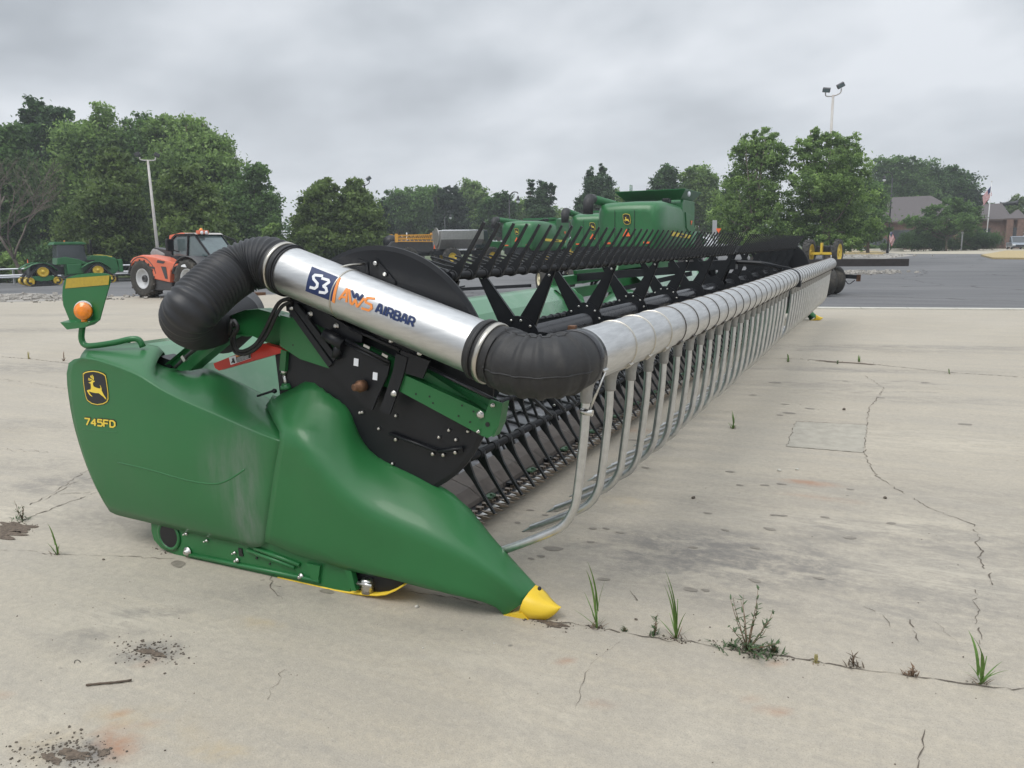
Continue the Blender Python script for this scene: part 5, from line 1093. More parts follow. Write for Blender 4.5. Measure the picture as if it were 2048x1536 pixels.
# ------------------------------------------------------------------ long header trailer behind the platform
OFF = Vector((-5, 25.4, 0))
T = thing('header_trailer', 'long low header trailer with a dark beam jutting right and cream rims', 'trailer', OFF)
bz = PY(1818, 525, 25.2); zb = bz.z; zh = px2m(6.2, 26)
b = MB(); b.box(((bz.x-9.2)/2, 25.3, zb), (bz.x+9.2, .18, zh*2)); b.build('main_beam', mat('weathered_beam', (.028, .024, .024), .6, var=.3, scale=9), T)
def rw(c, r, w, m): 
    return wheel(T, c, r, w, m, .5, 0)
def smooth_wheel(c, r, w):
    ax = Vector((.78, .62, 0)); b = MB(); h = w/2; b.lathe([(r*.5, -h*.7), (r*.8, -h), (r*.95, -h*.85), (r, -h*.4), (r, h*.4), (r*.95, h*.85), (r*.8, h), (r*.5, h*.7)], c, ax, 36, caps=False); t = b.build('wheel', TYRE, T)
    b = MB(); b.lathe([(r*.5, -h*.8), (r*.46, -h*.5), (r*.2, -h*.35), (.02, -h*.34)], c, ax, 24, caps=False); b.lathe([(r*.5, -h*.72), (r*.5, h*.72)], c, ax, 24, caps=False); b.build('rim', RIMC, t)
    b = MB(); b.lathe([(r*.18, -h*.3), (r*.16, -h*.75), (.02, -h*.78)], c, ax, 16); b.build('hub', RIMC, t)
wr = PY(1650, 566, 24.6); wr2 = PY(1667, 562, 25.6)
for p in (wr, wr2): smooth_wheel((p.x, p.y, .43), .43, .30)
wl = PY(1085, 565, 25.2)
for p in ((wl.x, 25.1), (wl.x+.75, 25.9)): smooth_wheel((p[0], p[1], .43), .43, .26)
b = MB(); b.bar((wl.x-.1, 25.2, .55), (wl.x+.9, 26.3, .55), .1, .1); b.bar((wl.x+.4, 25.7, .55), (wl.x+.6, 25.6, zb-zh), .14, .14); b.bar((wl.x+.4, 25.8, .5), (bz.x-4, 25.8, .5), .16, .2); b.bar((wr.x-.1, 25.1, .5), (wr.x+.5, 26.2, .5), .1, .1); b.bar((wr.x+.1, 25.6, .5), (wr.x+.1, 25.3, zb-zh), .12, .14); b.build('frame', BLACK, T)
e1 = PY(1668, 551, 25.6); e2 = PY(1714, 554, 25.6)
b = MB(); b.bar(e1, e2, .1, .12); b.tube(cr([PY(1690, 560, 25.6), PY(1698, 568, 25.6), PY(1710, 560, 25.6)], 10), .012, 6); b.build('rear_stub', BLACK, T)
b = MB(); b.box(PY(1717, 556, 25.6), (.12, .1, .2), bev=.01); b.build('tail_light', RUSTS, T)
t1, t2 = PY(1062, 571, 25.4), PY(890, 580, 23.4)
b = MB(); b.bar(t1, t2, .1, .11); b.bar(PY(930, 572, 23.8), t2, .05, .05); b.build('drawbar', BLACK, T)
OFF = Vector((0, 0, 0))
# ------------------------------------------------------------------ yellow-rimmed wheels under the right hand trees
T = thing('wheeled_implement', 'black and yellow implement on tall yellow rimmed tyres under the trees', 'implement', GP(1648, 50), heading(1648, -106))
for y in (-1.05, .75): wheel(T, (0, y, .86), .86, .46 if y < 0 else .3, RIMY, .66, 16)
b = MB(); b.bar((0, -1.0, .82), (0, .8, .82), .16, .16); b.bar((0, -.25, .8), (0, -.25, 1.5), .25, .12, (0, 1, 0)); b.build('axle', RIMY, T)
b = MB(); b.box((-.9, -.2, 1.0), (1.6, .9, .6), bev=.08); b.build('gearbox', BLACK, T)
# ------------------------------------------------------------------ cars by the brick building
def car(label, u, d, th, m, kind='car', name='parked_car', grp=None):
    T = thing(name, label, kind, GP(u, d), heading(u, th), grp)
    if kind in ('van', 'pickup truck'): H1, H2, L_ = 1.0, 1.85, 2.35
    else: H1, H2, L_ = .85, 1.45, 2.2
    b = MB(); b.prism([(-L_, .35), (-L_-.05, .8), (-L_+.05, H1), (L_*.55, H1), (L_*.95, H1*.88), (L_, .6), (L_-.05, .35)], 'y', -.92, .92, bev=.07); body = b.build('body', m, T)
    r = (-L_+.1, L_*.45) if kind == 'van' else ((-.6, 1.2) if kind == 'pickup truck' else (-L_+.5, L_*.4))
    top = (r[0]+.18, r[1]-.55)
    b = MB(); b.prism([(r[0], H1-.02), (top[0], H2-.06), (top[1], H2-.06), (r[1]+.1, H1-.02)], 'y', -.82, .82, bev=.05); b.build('windows', GLASS, T)
    b = MB(); b.prism([(top[0]-.03, H2-.07), (top[0]+.08, H2), (top[1]-.1, H2), (top[1]+.05, H2-.07)], 'y', -.80, .80, bev=.03)
    for y in (-.80, .80):
        for a, c in ((r[0], top[0]), (r[1]+.1, top[1]), ((r[0]+r[1])/2, (top[0]+top[1])/2)): b.bar((a, y, H1), (c, y, H2-.05), .07, .05)
    b.build('roof', m, T)
    for x in (-L_*.62, L_*.62):
        for y in (-.82, .82):
            b = MB(); b.lathe([(.2, -.11), (.33, -.11), (.35, -.06), (.35, .06), (.33, .11), (.2, .11)], (x, y, .35), (0, 1, 0), 18); w_ = b.build('wheel', TYRE, T)
            b = MB(); b.lathe([(.2, -.115), (.02, -.09)], (x, y, .35), (0, 1, 0), 12); b.lathe([(.2, .115), (.02, .09)], (x, y, .35), (0, 1, 0), 12); b.build('rim', RIMG, w_)
    for y in (-.7, .7):
        b = MB(); b.box((-L_-.04, y, .82), (.06, .18, .2)); b.build('tail_light', RED, T)
        b = MB(); b.box((L_-.02, y, .66), (.08, .34, .14)); b.build('headlight', WHITE, T)
    b = MB(); b.box((-L_-.05, 0, .62), (.04, .42, .16)); b.build('number_plate', WHITE, T)
    b = MB(); b.box((L_+.02, 0, .55), (.06, 1.0, .22)); b.build('grille', BDEC, T)
    b = MB(); b.box((-L_-.03, 0, .42), (.14, 1.7, .16), bev=.03); b.box((L_, 0, .40), (.14, 1.7, .16), bev=.03); b.build('bumper', DGREY, T)
    return T
CM = mat('maroon_paint', (.16, .012, .02), .3, coat=.5); CS = mat('silver_paint', (.30, .34, .39), .3, coat=.5, metal=.3); CB = mat('black_car_paint', (.016, .015, .02), .3, coat=.5); CW = mat('white_car_paint', (.6, .6, .6), .35)
car('black van seen from behind beside the brick column', 1752, 112, 62, CB, 'van')
car('maroon car at the left of the black van', 1702, 118, 8, CM, 'car')
car('grey pickup truck facing the camera at the right edge', 2026, 112, -80, CS, 'pickup truck', 'pickup_truck')
car('white car mostly hidden behind the clipped hedge', 1858, 128, 5, CW, 'car')
# ================================================================== BUILDING, POLES, SIGNS
BRICK = mat('red_brick', (.165, .105, .083), .85, var=.3, scale=3, bump=.2, bscale=20)
SHING = mat('roof_shingles', (.105, .092, .092), .85, var=.22, scale=5, streak=(1, 1, 6), bump=.3, bscale=14)
TRIM = mat('eave_trim', (.10, .075, .065), .6); STONE = mat('pale_stone', (.42, .38, .32), .8)
T = thing('brick_building', 'low brick building with a dark hipped shingle roof behind trees', 'building', GP(1800, 128), heading(1800, -8))
def hip(x0, x1, y0, y1, ze, zr, inset, m=SHING):
    b = MB(); e_ = .5; ym = (y0+y1)/2
    A = [(x0-e_, y0-e_, ze), (x1+e_, y0-e_, ze), (x1+e_, y1+e_, ze), (x0-e_, y1+e_, ze)]; R1, R2 = (x0+inset, ym, zr), (x1-inset, ym, zr)
    for f in ((A[0], A[1], R2, R1), (A[2], A[3], R1, R2), (A[3], A[0], R1), (A[1], A[2], R2)): b.face(f)
    b.face(A[::-1]); r = b.build('roof', m, T)
    b = MB(); 
    for p, q in zip(A, A[1:]+A[:1]): b.bar(V3(p)-Vector((0, 0, .12)), V3(q)-Vector((0, 0, .12)), .14, .24)
    b.build('eaves', TRIM, r); return r
def walls(x0, x1, y0, y1, h, m=BRICK):
    b = MB(); b.box(((x0+x1)/2, (y0+y1)/2, h/2), (x1-x0, y1-y0, h)); return b.build('wall', m, T)
w1 = walls(-12, 9, 0, 16, 4.6); r1 = hip(-12, 9, 0, 16, 4.6, 8.9, 6.3)
b = MB(); b.box((3.6, 2.6, 6.4), (1.4, .8, .8)); b.build('roof_vent', BLACK, r1)
w2 = walls(9.2, 14.2, 3, 14, 4.6); r2 = hip(9.2, 14.2, 3, 14, 4.6, 7.2, 1.2)
w3 = walls(14.4, 16.4, 1, 7, 4.6); hip(14.4, 16.4, 1, 7, 4.6, 6.0, .9)
for x in (-5.2, -2.4, 14.7, 16.1):
    b = MB(); b.box((x, -.55 if x < 5 else .6, 2.2), (.9, .9, 4.4)); b.build('brick_column', BRICK, T)
for x0, x1, y in ((-11, -9, -.03), (-8.6, -6.4, -.03), (-1.5, 3.4, -.03), (5.2, 7.0, -.03), (10.2, 12.0, 2.97), (15.0, 15.8, .97)):
    b = MB(); b.box(((x0+x1)/2, y, 1.9), (x1-x0+.3, .1, 2.8)); f_ = b.build('window', TRIM, T)
    b = MB(); b.box(((x0+x1)/2, y-.06, 1.9), (x1-x0, .04, 2.5)); b.build('pane', GLASS, f_)
b = MB(); b.prism([(-7, 4.6), (-7, 5.0), (-4.4, 5.9), (-1.8, 4.9), (-1.8, 4.6)], 'y', -2.2, -.1); b.build('porch_roof', SHING, T)
b = MB(); b.box((8.0, -.06, 3.4), (.8, .08, .5)); b.build('house_number', WHITE, T)
# ---- low walls / planters in front of the building
def pole_lamp(kind, label, u, d, h, lean=0., group=None):
    T = thing('light_pole', label, 'light pole', GP(u, d), heading(u, 0), group); return T
lx = lambda T, z: Vector((0, 0, z))
# leaning rusty pole on the left with an empty yoke
T = pole_lamp('y', 'rusty pale pole with a twin lamp yoke in front of the wood', 322, 55, 8.6)
ln = -.014; H_ = 8.3
b = MB(); b.tube([(0, 0, 0), (ln*H_*.5, 0, H_*.5), (ln*H_, 0, H_)], [.12, .10, .075], 12); pl = b.build('pole', GALVP, T)
b = MB(); X = ln*H_; b.tube(cr([(X-.5, 0, H_+.2), (X-.45, 0, H_+.02), (X, 0, H_-.02), (X+.45, 0, H_+.02), (X+.5, 0, H_+.2)], 16), .045, 8); b.build('yoke', GALVP, pl)
for s_ in (-1, 1):
    b = MB(); b.box((X+s_*.62, .1, H_+.38), (.36, .34, .26), Matrix.Rotation(s_*.5, 3, 'Y'), bev=.03); b.build('flood_lamp', DGREY, pl)
# pale pole with a small head
T = pole_lamp('w', 'slender white pole with a short side head right of the wood', 571, 100, 9)
b = MB(); b.tube([(-.35, 0, 9.1), (0, 0, 9.1)], .06, 8); b.tube([(0, 0, 0), (-.12, 0, 9.2)], [.13, .10], 10); p = b.build('pole', POLEW, T)
b = MB(); b.box((.2, 0, 9.1), (.5, .2, .12)); b.build('lamp_head', DGREY, p)
# twin floods above the mid trees
def twin(u, d, h, label, m, big, ang=(.5, -.5)):
    T = pole_lamp('t', label, u, d, h)
    b = MB(); b.tube([(0, 0, 0), (0, 0, h)], [.16*big, .10*big], 12); p = b.build('pole', m, T)
    b = MB(); b.tube(cr([(-.62*big, 0, h+.25), (-.55*big, 0, h-.05), (0, 0, h-.1), (.55*big, 0, h+.12), (.62*big, 0, h+.5)], 16), .05*big, 8); b.build('yoke', m, p)
    for s_, zz in ((-1, .45), (1, .72)):
        b = MB(); R = Matrix.Rotation(ang[0 if s_ < 0 else 1], 3, 'Y') @ Matrix.Rotation(.35, 3, 'X'); b.box((s_*.55*big, 0, h+zz*big), (.62*big, .5*big, .34*big), R, bev=.04); l_ = b.build('flood_lamp', DGREY, p)
        b = MB(); b.box(Vector((s_*.55*big, 0, h+zz*big))+R @ Vector((0, -.26*big, 0)), (.5*big, .02, .26*big), R); b.build('lens', GLASSL, l_)
twin(738, 78, 8.3, 'dark pole with two flood lamps above the mid trees', POLEB, .8, (.6, -.6))
twin(1646, 72, 14.5, 'tall rusty pole with two large square flood lamps above the right trees', GALVP, 1.05, (.15, -.45))
# decorative street lamps
def street(u, d, h, side, label):
    T = thing('street_lamp', label, 'street lamp', GP(u, d), heading(u, 0))
    b = MB(); b.tube([(0, 0, 0), (0, 0, .5)], .16, 12); b.tube([(0, 0, .5), (0, 0, h)], [.09, .07], 10); p = b.build('pole', POLEB, T)
    b = MB(); b.tube(cr([(0, 0, h-.05), (side*.05, 0, h+.4), (side*.4, 0, h+.75), (side*.8, 0, h+.75), (side*.9, 0, h+.6)], 20), .05, 8); b.build('bracket', POLEB, p)
    b = MB(); b.lathe([(.05, .6), (.10, .5), (.16, .3), (.24, .18), (.22, .12)], (side*.9, 0, h-.2), (0, 0, 1), 16); hd = b.build('lamp_hood', POLEB, p)
    b = MB(); b.lathe([(.2, .12), (.17, -.05), (.06, -.16)], (side*.9, 0, h-.2), (0, 0, 1), 16); b.build('lamp_globe', WHITE, hd)
street(1021, 80, 6.3, 1, 'black gooseneck street lamp left of the columnar trees'); street(1771, 96, 9.0, -1, 'black street lamp in front of the brick building'); street(893, 118, 7.0, 1, 'distant street lamp with a pale globe before the dark conifer')
# flags
FB, FR, FWH = mat('flag_blue', (.02, .03, .12), .8), mat('flag_red', (.45, .03, .05), .8), mat('flag_white', (.7, .7, .7), .8)
def flag(T, p0, du, dv, nm='flag'):
    nx, nz = 20, 13; b = MB(); P = []
    for j in range(nz+1):
        P.append([V3(p0)+V3(du)*(i/nx)+V3(dv)*(j/nz)+Vector((0, .10*sin(i*.75+j*.15)*(.25+i/nx), 0)) for i in range(nx+1)])
    for j in range(nz):
        for i in range(nx):
            f = b.face((P[j][i], P[j][i+1], P[j+1][i+1], P[j+1][i])); f.material_index = 2 if (i < 8 and j < 7) else (0 if j % 2 == 0 else 1); f.smooth = True
    return b.build(nm, [FR, FWH, FB], T, solid=.01)
T = thing('flagpole', 'tall white flagpole with a drooping striped flag by the brick building', 'flagpole', GP(1965, 122), heading(1965, 0))
b = MB(); b.tube([(0, 0, 0), (.05, 0, 10.2)], [.10, .06], 10); p = b.build('pole', POLEW, T); b = MB(); b.ell((.05, 0, 10.28), (.1, .1, .1), 1); b.build('finial', BANDM, p)
flag(p, (-.02, 0, 9.6), (-1.0, 0, -1.55), (.25, 0, -1.35))
T = thing('small_flag', 'small striped flag on a short staff by the black van', 'flag', GP(1774, 108), heading(1774, 0))
b = MB(); b.tube([(0, 0, 0), (.1, 0, 3.1)], .025, 6); p = b.build('staff', POLEW, T); flag(p, (.1, 0, 3.0), (.55, 0, -1.3), (-.35, 0, -1.0))
# board sign behind the reel, siren on a post, white bollards
T = thing('board_sign', 'grey upright board sign on a post behind the reel tines', 'sign', GP(1426, 60), heading(1426, 0))
b = MB(); b.tube([(0, 0, 0), (0, 0, 3.2)], .05, 8); b.build('post', DGREY, T); b = MB(); b.box((0, -.07, 2.75), (.34, .04, 1.1), bev=.01); b.build('board', GALV, T)
T = thing('warning_marker', 'small orange marker on a stake right of the grey board sign', 'marker', GP(1434, 58), heading(1434, 0))
b = MB(); b.tube([(0, 0, 0), (0, 0, 2.5)], .025, 6); b.build('stake', DGREY, T); b = MB(); b.slab([(-.2, -.04, 2.65), (.2, -.04, 2.65), (0, -.04, 2.3)], (0, .02, 0)); b.build('triangle', SMVO, T)
T = thing('siren_post', 'post carrying a dark double horn siren at the far right', 'siren', GP(2006, 150), heading(2006, 0))
b = MB(); b.tube([(-1.0, 0, 0), (-1.0, 0, 8.0)], .12, 8); b.build('post', POLEB, T); b = MB(); b.lathe([(.55, -1.3), (.35, -.9), (.32, -.1), (.5, 0), (.35, .1), (.35, 1.2), (.6, 1.7)], (-.4, 0, 8.1), (1, 0, .08), 16); b.build('horn', POLEB, T)
T = thing('utility_pole', 'plain grey pole standing before the far tree row', 'pole', GP(817, 105), heading(817, 0)); b = MB(); b.tube([(0, 0, 0), (0, 0, 4.5)], .08, 8); b.build('shaft', POLEW, T)
T = thing('far_roof_shed', 'small dark hip roofed shed far behind the sprayer', 'shed', GP(795, 120), heading(795, 0))
b = MB(); b.prism([(-3.4, 0), (-3.4, 3.0), (3.4, 3.0), (3.4, 0)], 'y', 0, 5); b.build('wall', BRICK, T); b = MB(); b.prism([(-4, 3.0), (-.8, 4.2), (.8, 4.2), (4, 3.0)], 'y', -.5, 5.5); b.build('roof', SHING, T)
# parking stops and white blocks in front of the building
for i, u in enumerate((1698, 1745, 1790, 1872)):
    T = thing('parking_block', ['pale kerb block left of the black van', 'pale kerb block below the black van', 'pale kerb block right of the small flag', 'pale kerb block under the clipped hedge'][i], 'kerb block', GP(u, 108), heading(u, 3), 'pale kerb blocks at the building')
    b = MB(); b.prism([(-.9, 0), (-.7, .45), (.7, .45), (.9, 0)], 'y', -.12, .12, bev=.02); b.build('block', KERBM, T)
T = thing('white_post', 'short white post in front of the brick building', 'post', GP(1917, 108), heading(1917, 0)); b = MB(); b.tube([(0, 0, 0), (0, 0, 2.4)], .09, 10); b.build('shaft', POLEW, T); b = MB(); b.box((0, 0, 2.45), (.35, .3, .25), bev=.03); b.build('head', POLEW, T)
# guardrail
OFF = GP(100, 64); A_, B_ = GP(-140, 63.5), GP(500, 66)
T = thing('guardrail', 'long double galvanised guardrail along the wood behind the tracked tractor', 'guardrail', OFF)
dv_ = (B_-A_); n = 16
RAILM = mat('rail_steel', (.55, .57, .60), .42, metal=.5, var=.08)
b = MB()
for z0, hw in ((.62, .16),):
    R_ = []
    for i in range(n+1):
        p = A_+dv_*(i/n); R_.append([p+Vector((oy*.35, -oy, z0+dz)) for oy, dz in ((0, -hw), (.06, -hw*.6), (.06, -hw*.3), (0, 0), (.06, hw*.3), (.06, hw*.6), (0, hw))])
    b.grid(R_)
b.build('beam_rail', RAILM, T, solid=.01)
b = MB(); b.tube([A_+dv_*(i/n)+Vector((0, 0, 1.22)) for i in range(n+1)], .07, 8); b.build('top_rail', RAILM, T)
for i in range(n+1):
    b = MB(); p = A_+dv_*(i/n)+Vector((.03, .15, .62)); b.box(p, (.14, .14, 1.3)); b.build('post', GALV, T)
OFF = Vector((0, 0, 0))
# steel plate and litter on the lot
T = thing('steel_plate', 'rusty brown steel plate lying flat behind the duct', 'plate', PZ(505, 590), -.3); b = MB(); b.box((0, 0, .05), (1.0, .5, .1)); b.build('plate', RUSTS, T)
# ================================================================== TREES AND PLANTS
def leaf_mat(name, dark, light, trans=.45):
    m = bpy.data.materials.new(name); m.use_nodes = True; t = m.node_tree; b = t.nodes['Principled BSDF']; L = t.links.new
    a = t.nodes.new('ShaderNodeAttribute'); a.attribute_name = 'tint'
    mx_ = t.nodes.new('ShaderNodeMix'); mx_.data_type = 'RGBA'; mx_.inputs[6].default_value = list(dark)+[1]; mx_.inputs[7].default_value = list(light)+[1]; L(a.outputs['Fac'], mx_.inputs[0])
    L(mx_.outputs[2], b.inputs['Base Color']); b.inputs['Roughness'].default_value = .55; b.inputs['Specular IOR Level'].default_value = .35
    tr = t.nodes.new('ShaderNodeBsdfTranslucent'); L(mx_.outputs[2], tr.inputs[0]); ms = t.nodes.new('ShaderNodeMixShader'); ms.inputs[0].default_value = trans
    L(b.outputs[0], ms.inputs[1]); L(tr.outputs[0], ms.inputs[2]); L(ms.outputs[0], t.nodes['Material Output'].inputs[0]); return m
LF = {'mid': leaf_mat('leaf_mid', (0.048, 0.096, 0.031), (0.180, 0.309, 0.093)), 'dark': leaf_mat('leaf_dark', (0.029, 0.062, 0.026), (0.105, 0.204, 0.062)),
      'light': leaf_mat('leaf_light', (0.077, 0.142, 0.040), (0.316, 0.466, 0.137)), 'olive': leaf_mat('leaf_olive', (0.053, 0.092, 0.027), (0.207, 0.295, 0.085)),
      'blue': leaf_mat('leaf_blue', (0.032, 0.064, 0.032), (0.128, 0.208, 0.105)), 'conifer': leaf_mat('needles', (0.017, 0.035, 0.021), (0.072, 0.114, 0.062)), 'dry': leaf_mat('dry_leaf', (0.050, 0.040, 0.022), (.16, .13, .07))}
def leaves(name, lobes, leaf, n_clump, per, m, parent, seed, up=.35, clump_r=.26, kind=None):
    """lobes: (centre, rx, rz) ellipsoids; foliage grows in clumps on and inside each lobe"""
    rg = np.random.default_rng(seed); A = []; TI = []
    vol = np.array([max(.2, l[1])*max(.2, l[2]) for l in lobes]); vol = vol/vol.sum()
    for (c, rx, rz), f in zip(lobes, vol):
        k = max(5, int(n_clump*f)); d = rg.normal(size=(k, 3)); d /= np.linalg.norm(d, axis=1)[:, None]
        rad = .38+.84*rg.random(k)**.72; cc = np.array(c)+d*rad[:, None]*np.array([rx, rx*.85, rz])
        cs = clump_r*min(rx, rz)*(.6+.9*rg.random(k)); base = np.clip(.38+.20*d[:, 2]+rg.normal(size=k)*.24, 0, 1)  # lobe tops lighter, undersides darker: top light put into the leaf colour
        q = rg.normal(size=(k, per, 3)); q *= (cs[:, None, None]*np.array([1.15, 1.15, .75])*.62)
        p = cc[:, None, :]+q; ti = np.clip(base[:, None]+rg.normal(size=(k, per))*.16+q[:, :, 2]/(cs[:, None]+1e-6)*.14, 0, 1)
        A.append(p.reshape(-1, 3)); TI.append(ti.ravel())
    P = np.concatenate(A); TI = np.concatenate(TI); n = len(P)
    nrm = rg.normal(size=(n, 3)); nrm[:, 2] += up*1.8; nrm /= np.linalg.norm(nrm, axis=1)[:, None]
    t = np.cross(nrm, rg.normal(size=(n, 3))); t /= np.linalg.norm(t, axis=1)[:, None]+1e-9; b_ = np.cross(nrm, t)
    s = leaf*(.55+.9*rg.random(n))[:, None]; w = s*.55
    V = np.stack([P-t*s, P-b_*w+t*s*.1, P+t*s-nrm*s*.25, P+b_*w+t*s*.1], 1).reshape(-1, 3)
    me = bpy.data.meshes.new(name); me.vertices.add(4*n); me.vertices.foreach_set('co', V.ravel()); me.loops.add(4*n); me.loops.foreach_set('vertex_index', np.arange(4*n, dtype=np.int32)); me.polygons.add(n)
    me.polygons.foreach_set('loop_start', np.arange(0, 4*n, 4, dtype=np.int32)); me.polygons.foreach_set('loop_total', np.full(n, 4, np.int32)); me.update(calc_edges=True)
    at = me.attributes.new('tint', 'FLOAT', 'FACE'); at.data.foreach_set('value', TI.astype(np.float32))
    return link(name, me, m, parent)
SEED = [100]
def tree(label, d, lobes, kind='mid', leaf=.30, n=260, per=34, trunk=None, cat='tree', name='tree', group=None, limbs=True, clump_r=.30, bark=None, up=.35):
    """lobes as (u, v, ru, rv) in picture pixels at distance d; trunk = column of the foot"""
    SEED[0] += 1; rl = random.Random(SEED[0])
    if trunk is None: trunk = sum(l[0] for l in lobes)/len(lobes)
    foot = GP(trunk, d); T = thing(name, label, cat, foot, 0, group); L = []
    for i, (u, v, ru, rv) in enumerate(lobes):
        p = PD(u, v, d+rl.uniform(-.5, .5)*px2m(ru, d)*.7)-foot; L.append(((p.x, p.y, p.z), px2m(ru, d), px2m(rv, d)))
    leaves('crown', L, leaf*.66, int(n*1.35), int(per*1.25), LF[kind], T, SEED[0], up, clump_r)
    top = max(l[0][2]+l[2] for l in L); tr = max(.05, min(.32, top*.022)); mid = min(top*.55, max(l[0][2] for l in L))
    cx_m = sum(l[0][0] for l in L)/len(L); cy_m = sum(l[0][1] for l in L)/len(L)
    b = MB(); P0 = [Vector((0, 0, -.1)), Vector((cx_m*.1, cy_m*.1, mid*.35)), Vector((cx_m*.5, cy_m*.5, mid*.75)), Vector((cx_m, cy_m, top*.82))]
    b.tube(cr(P0, 14), [tr*(1.25 if i == 0 else 1-.06*i) for i in range(14)], 10); tk = b.build('trunk', bark or BARK, T)
    if limbs:
        b = MB()
        for (c, rx, rz) in L:
            for q in range(3):
                st = P0[1].lerp(P0[2], rl.random()); e_ = Vector(c)+Vector((rl.uniform(-.7, .7)*rx, rl.uniform(-.7, .7)*rx, rl.uniform(-.2, .75)*rz)); mdl = st.lerp(e_, .5)+Vector((0, 0, -.08*(e_-st).length))
                b.tube(cr([st, mdl, e_], 8), [tr*.42*(1-.11*i) for i in range(8)], 6)
        b.build('limbs', bark or BARK, tk)
    return T
WOOD = 'trees of the wood behind the guardrail'
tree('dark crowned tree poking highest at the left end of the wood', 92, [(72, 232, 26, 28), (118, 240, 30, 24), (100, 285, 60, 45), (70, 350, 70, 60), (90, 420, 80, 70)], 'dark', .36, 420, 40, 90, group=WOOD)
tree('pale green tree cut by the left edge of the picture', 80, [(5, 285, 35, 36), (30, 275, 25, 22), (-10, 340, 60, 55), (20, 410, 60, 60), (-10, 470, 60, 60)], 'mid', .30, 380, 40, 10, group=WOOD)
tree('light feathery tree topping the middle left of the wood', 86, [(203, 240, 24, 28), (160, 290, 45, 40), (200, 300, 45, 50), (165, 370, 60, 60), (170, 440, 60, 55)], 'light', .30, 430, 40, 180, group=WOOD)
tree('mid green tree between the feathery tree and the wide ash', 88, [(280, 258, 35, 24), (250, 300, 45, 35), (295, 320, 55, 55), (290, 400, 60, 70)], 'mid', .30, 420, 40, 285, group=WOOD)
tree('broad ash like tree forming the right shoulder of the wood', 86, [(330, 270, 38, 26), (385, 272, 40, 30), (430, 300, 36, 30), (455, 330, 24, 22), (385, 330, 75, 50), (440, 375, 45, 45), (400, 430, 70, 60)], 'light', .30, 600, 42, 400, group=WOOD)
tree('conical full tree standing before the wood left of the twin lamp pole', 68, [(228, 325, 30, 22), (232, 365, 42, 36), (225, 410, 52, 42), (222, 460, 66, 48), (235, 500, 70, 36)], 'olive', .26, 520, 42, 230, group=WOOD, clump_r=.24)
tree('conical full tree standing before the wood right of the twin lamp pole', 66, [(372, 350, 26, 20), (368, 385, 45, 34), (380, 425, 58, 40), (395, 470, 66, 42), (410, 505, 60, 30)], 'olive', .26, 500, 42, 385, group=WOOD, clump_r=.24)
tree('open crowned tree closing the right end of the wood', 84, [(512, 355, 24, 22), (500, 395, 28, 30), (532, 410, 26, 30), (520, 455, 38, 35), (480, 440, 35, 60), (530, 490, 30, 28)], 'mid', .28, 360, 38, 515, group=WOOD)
tree('low bushy tree with brownish leaves left of the conical tree', 70, [(172, 432, 34, 30), (160, 480, 42, 40), (185, 520, 45, 25)], 'olive', .24, 240, 40, 170, group=WOOD)
tree('bright young shrub beside the white pole', 72, [(543, 468, 16, 16), (548, 490, 16, 14)], 'light', .2, 60, 40, 545, cat='shrub', name='shrub', limbs=False)
tree('rounded grass green shrub at the left picture edge', 70, [(12, 530, 30, 22), (40, 545, 28, 16), (-15, 540, 30, 25)], 'light', .2, 120, 40, 15, cat='shrub', name='shrub', limbs=False)
tree('dark undergrowth bush behind the tracked tractor', 76, [(110, 520, 45, 28), (170, 530, 45, 24), (60, 535, 40, 20)], 'dark', .24, 200, 40, 120, cat='shrub', name='shrub', limbs=False)
tree('dark undergrowth bush behind the telehandler', 78, [(260, 525, 50, 24), (340, 520, 60, 28), (440, 520, 60, 28), (500, 515, 45, 22)], 'dark', .24, 300, 40, 380, cat='shrub', name='shrub', limbs=False)
# bare tree on the left
def bare(label, u, d, htop, spread, n):
    foot = GP(u, d); T = thing('bare_tree', label, 'tree', foot); rl = random.Random(5); b = MB(); tips = []
    def grow_(p, dr, l, r, dep):
        q = [p]; dd = dr.copy()
        for i in range(4): dd = (dd+Vector((rl.gauss(0, .10), rl.gauss(0, .10), .02))).normalized(); q.append(q[-1]+dd*l/4)
        b.tube(q, [r*(1-.13*i) for i in range(5)], 6 if dep < 2 else 4)
        if dep >= 6: return
        for k in range(3 if dep < 5 else 2):
            a = rl.uniform(0, 2*pi); nd = (dd+Vector((cos(a), sin(a), rl.uniform(-.1, .5)))*rl.uniform(.45, .85)).normalized(); grow_(q[rl.choice((2, 3, 4))], nd, l*rl.uniform(.62, .85), r*.58, dep+1)
    grow_(Vector((0, 0, 0)), Vector((.06, 0, 1)), htop*.42, .17, 0); b.build('branches', BARKG, T)
bare('bare grey tree with dead twigs in front of the wood', 46, 66, 10.5, 3, 3)
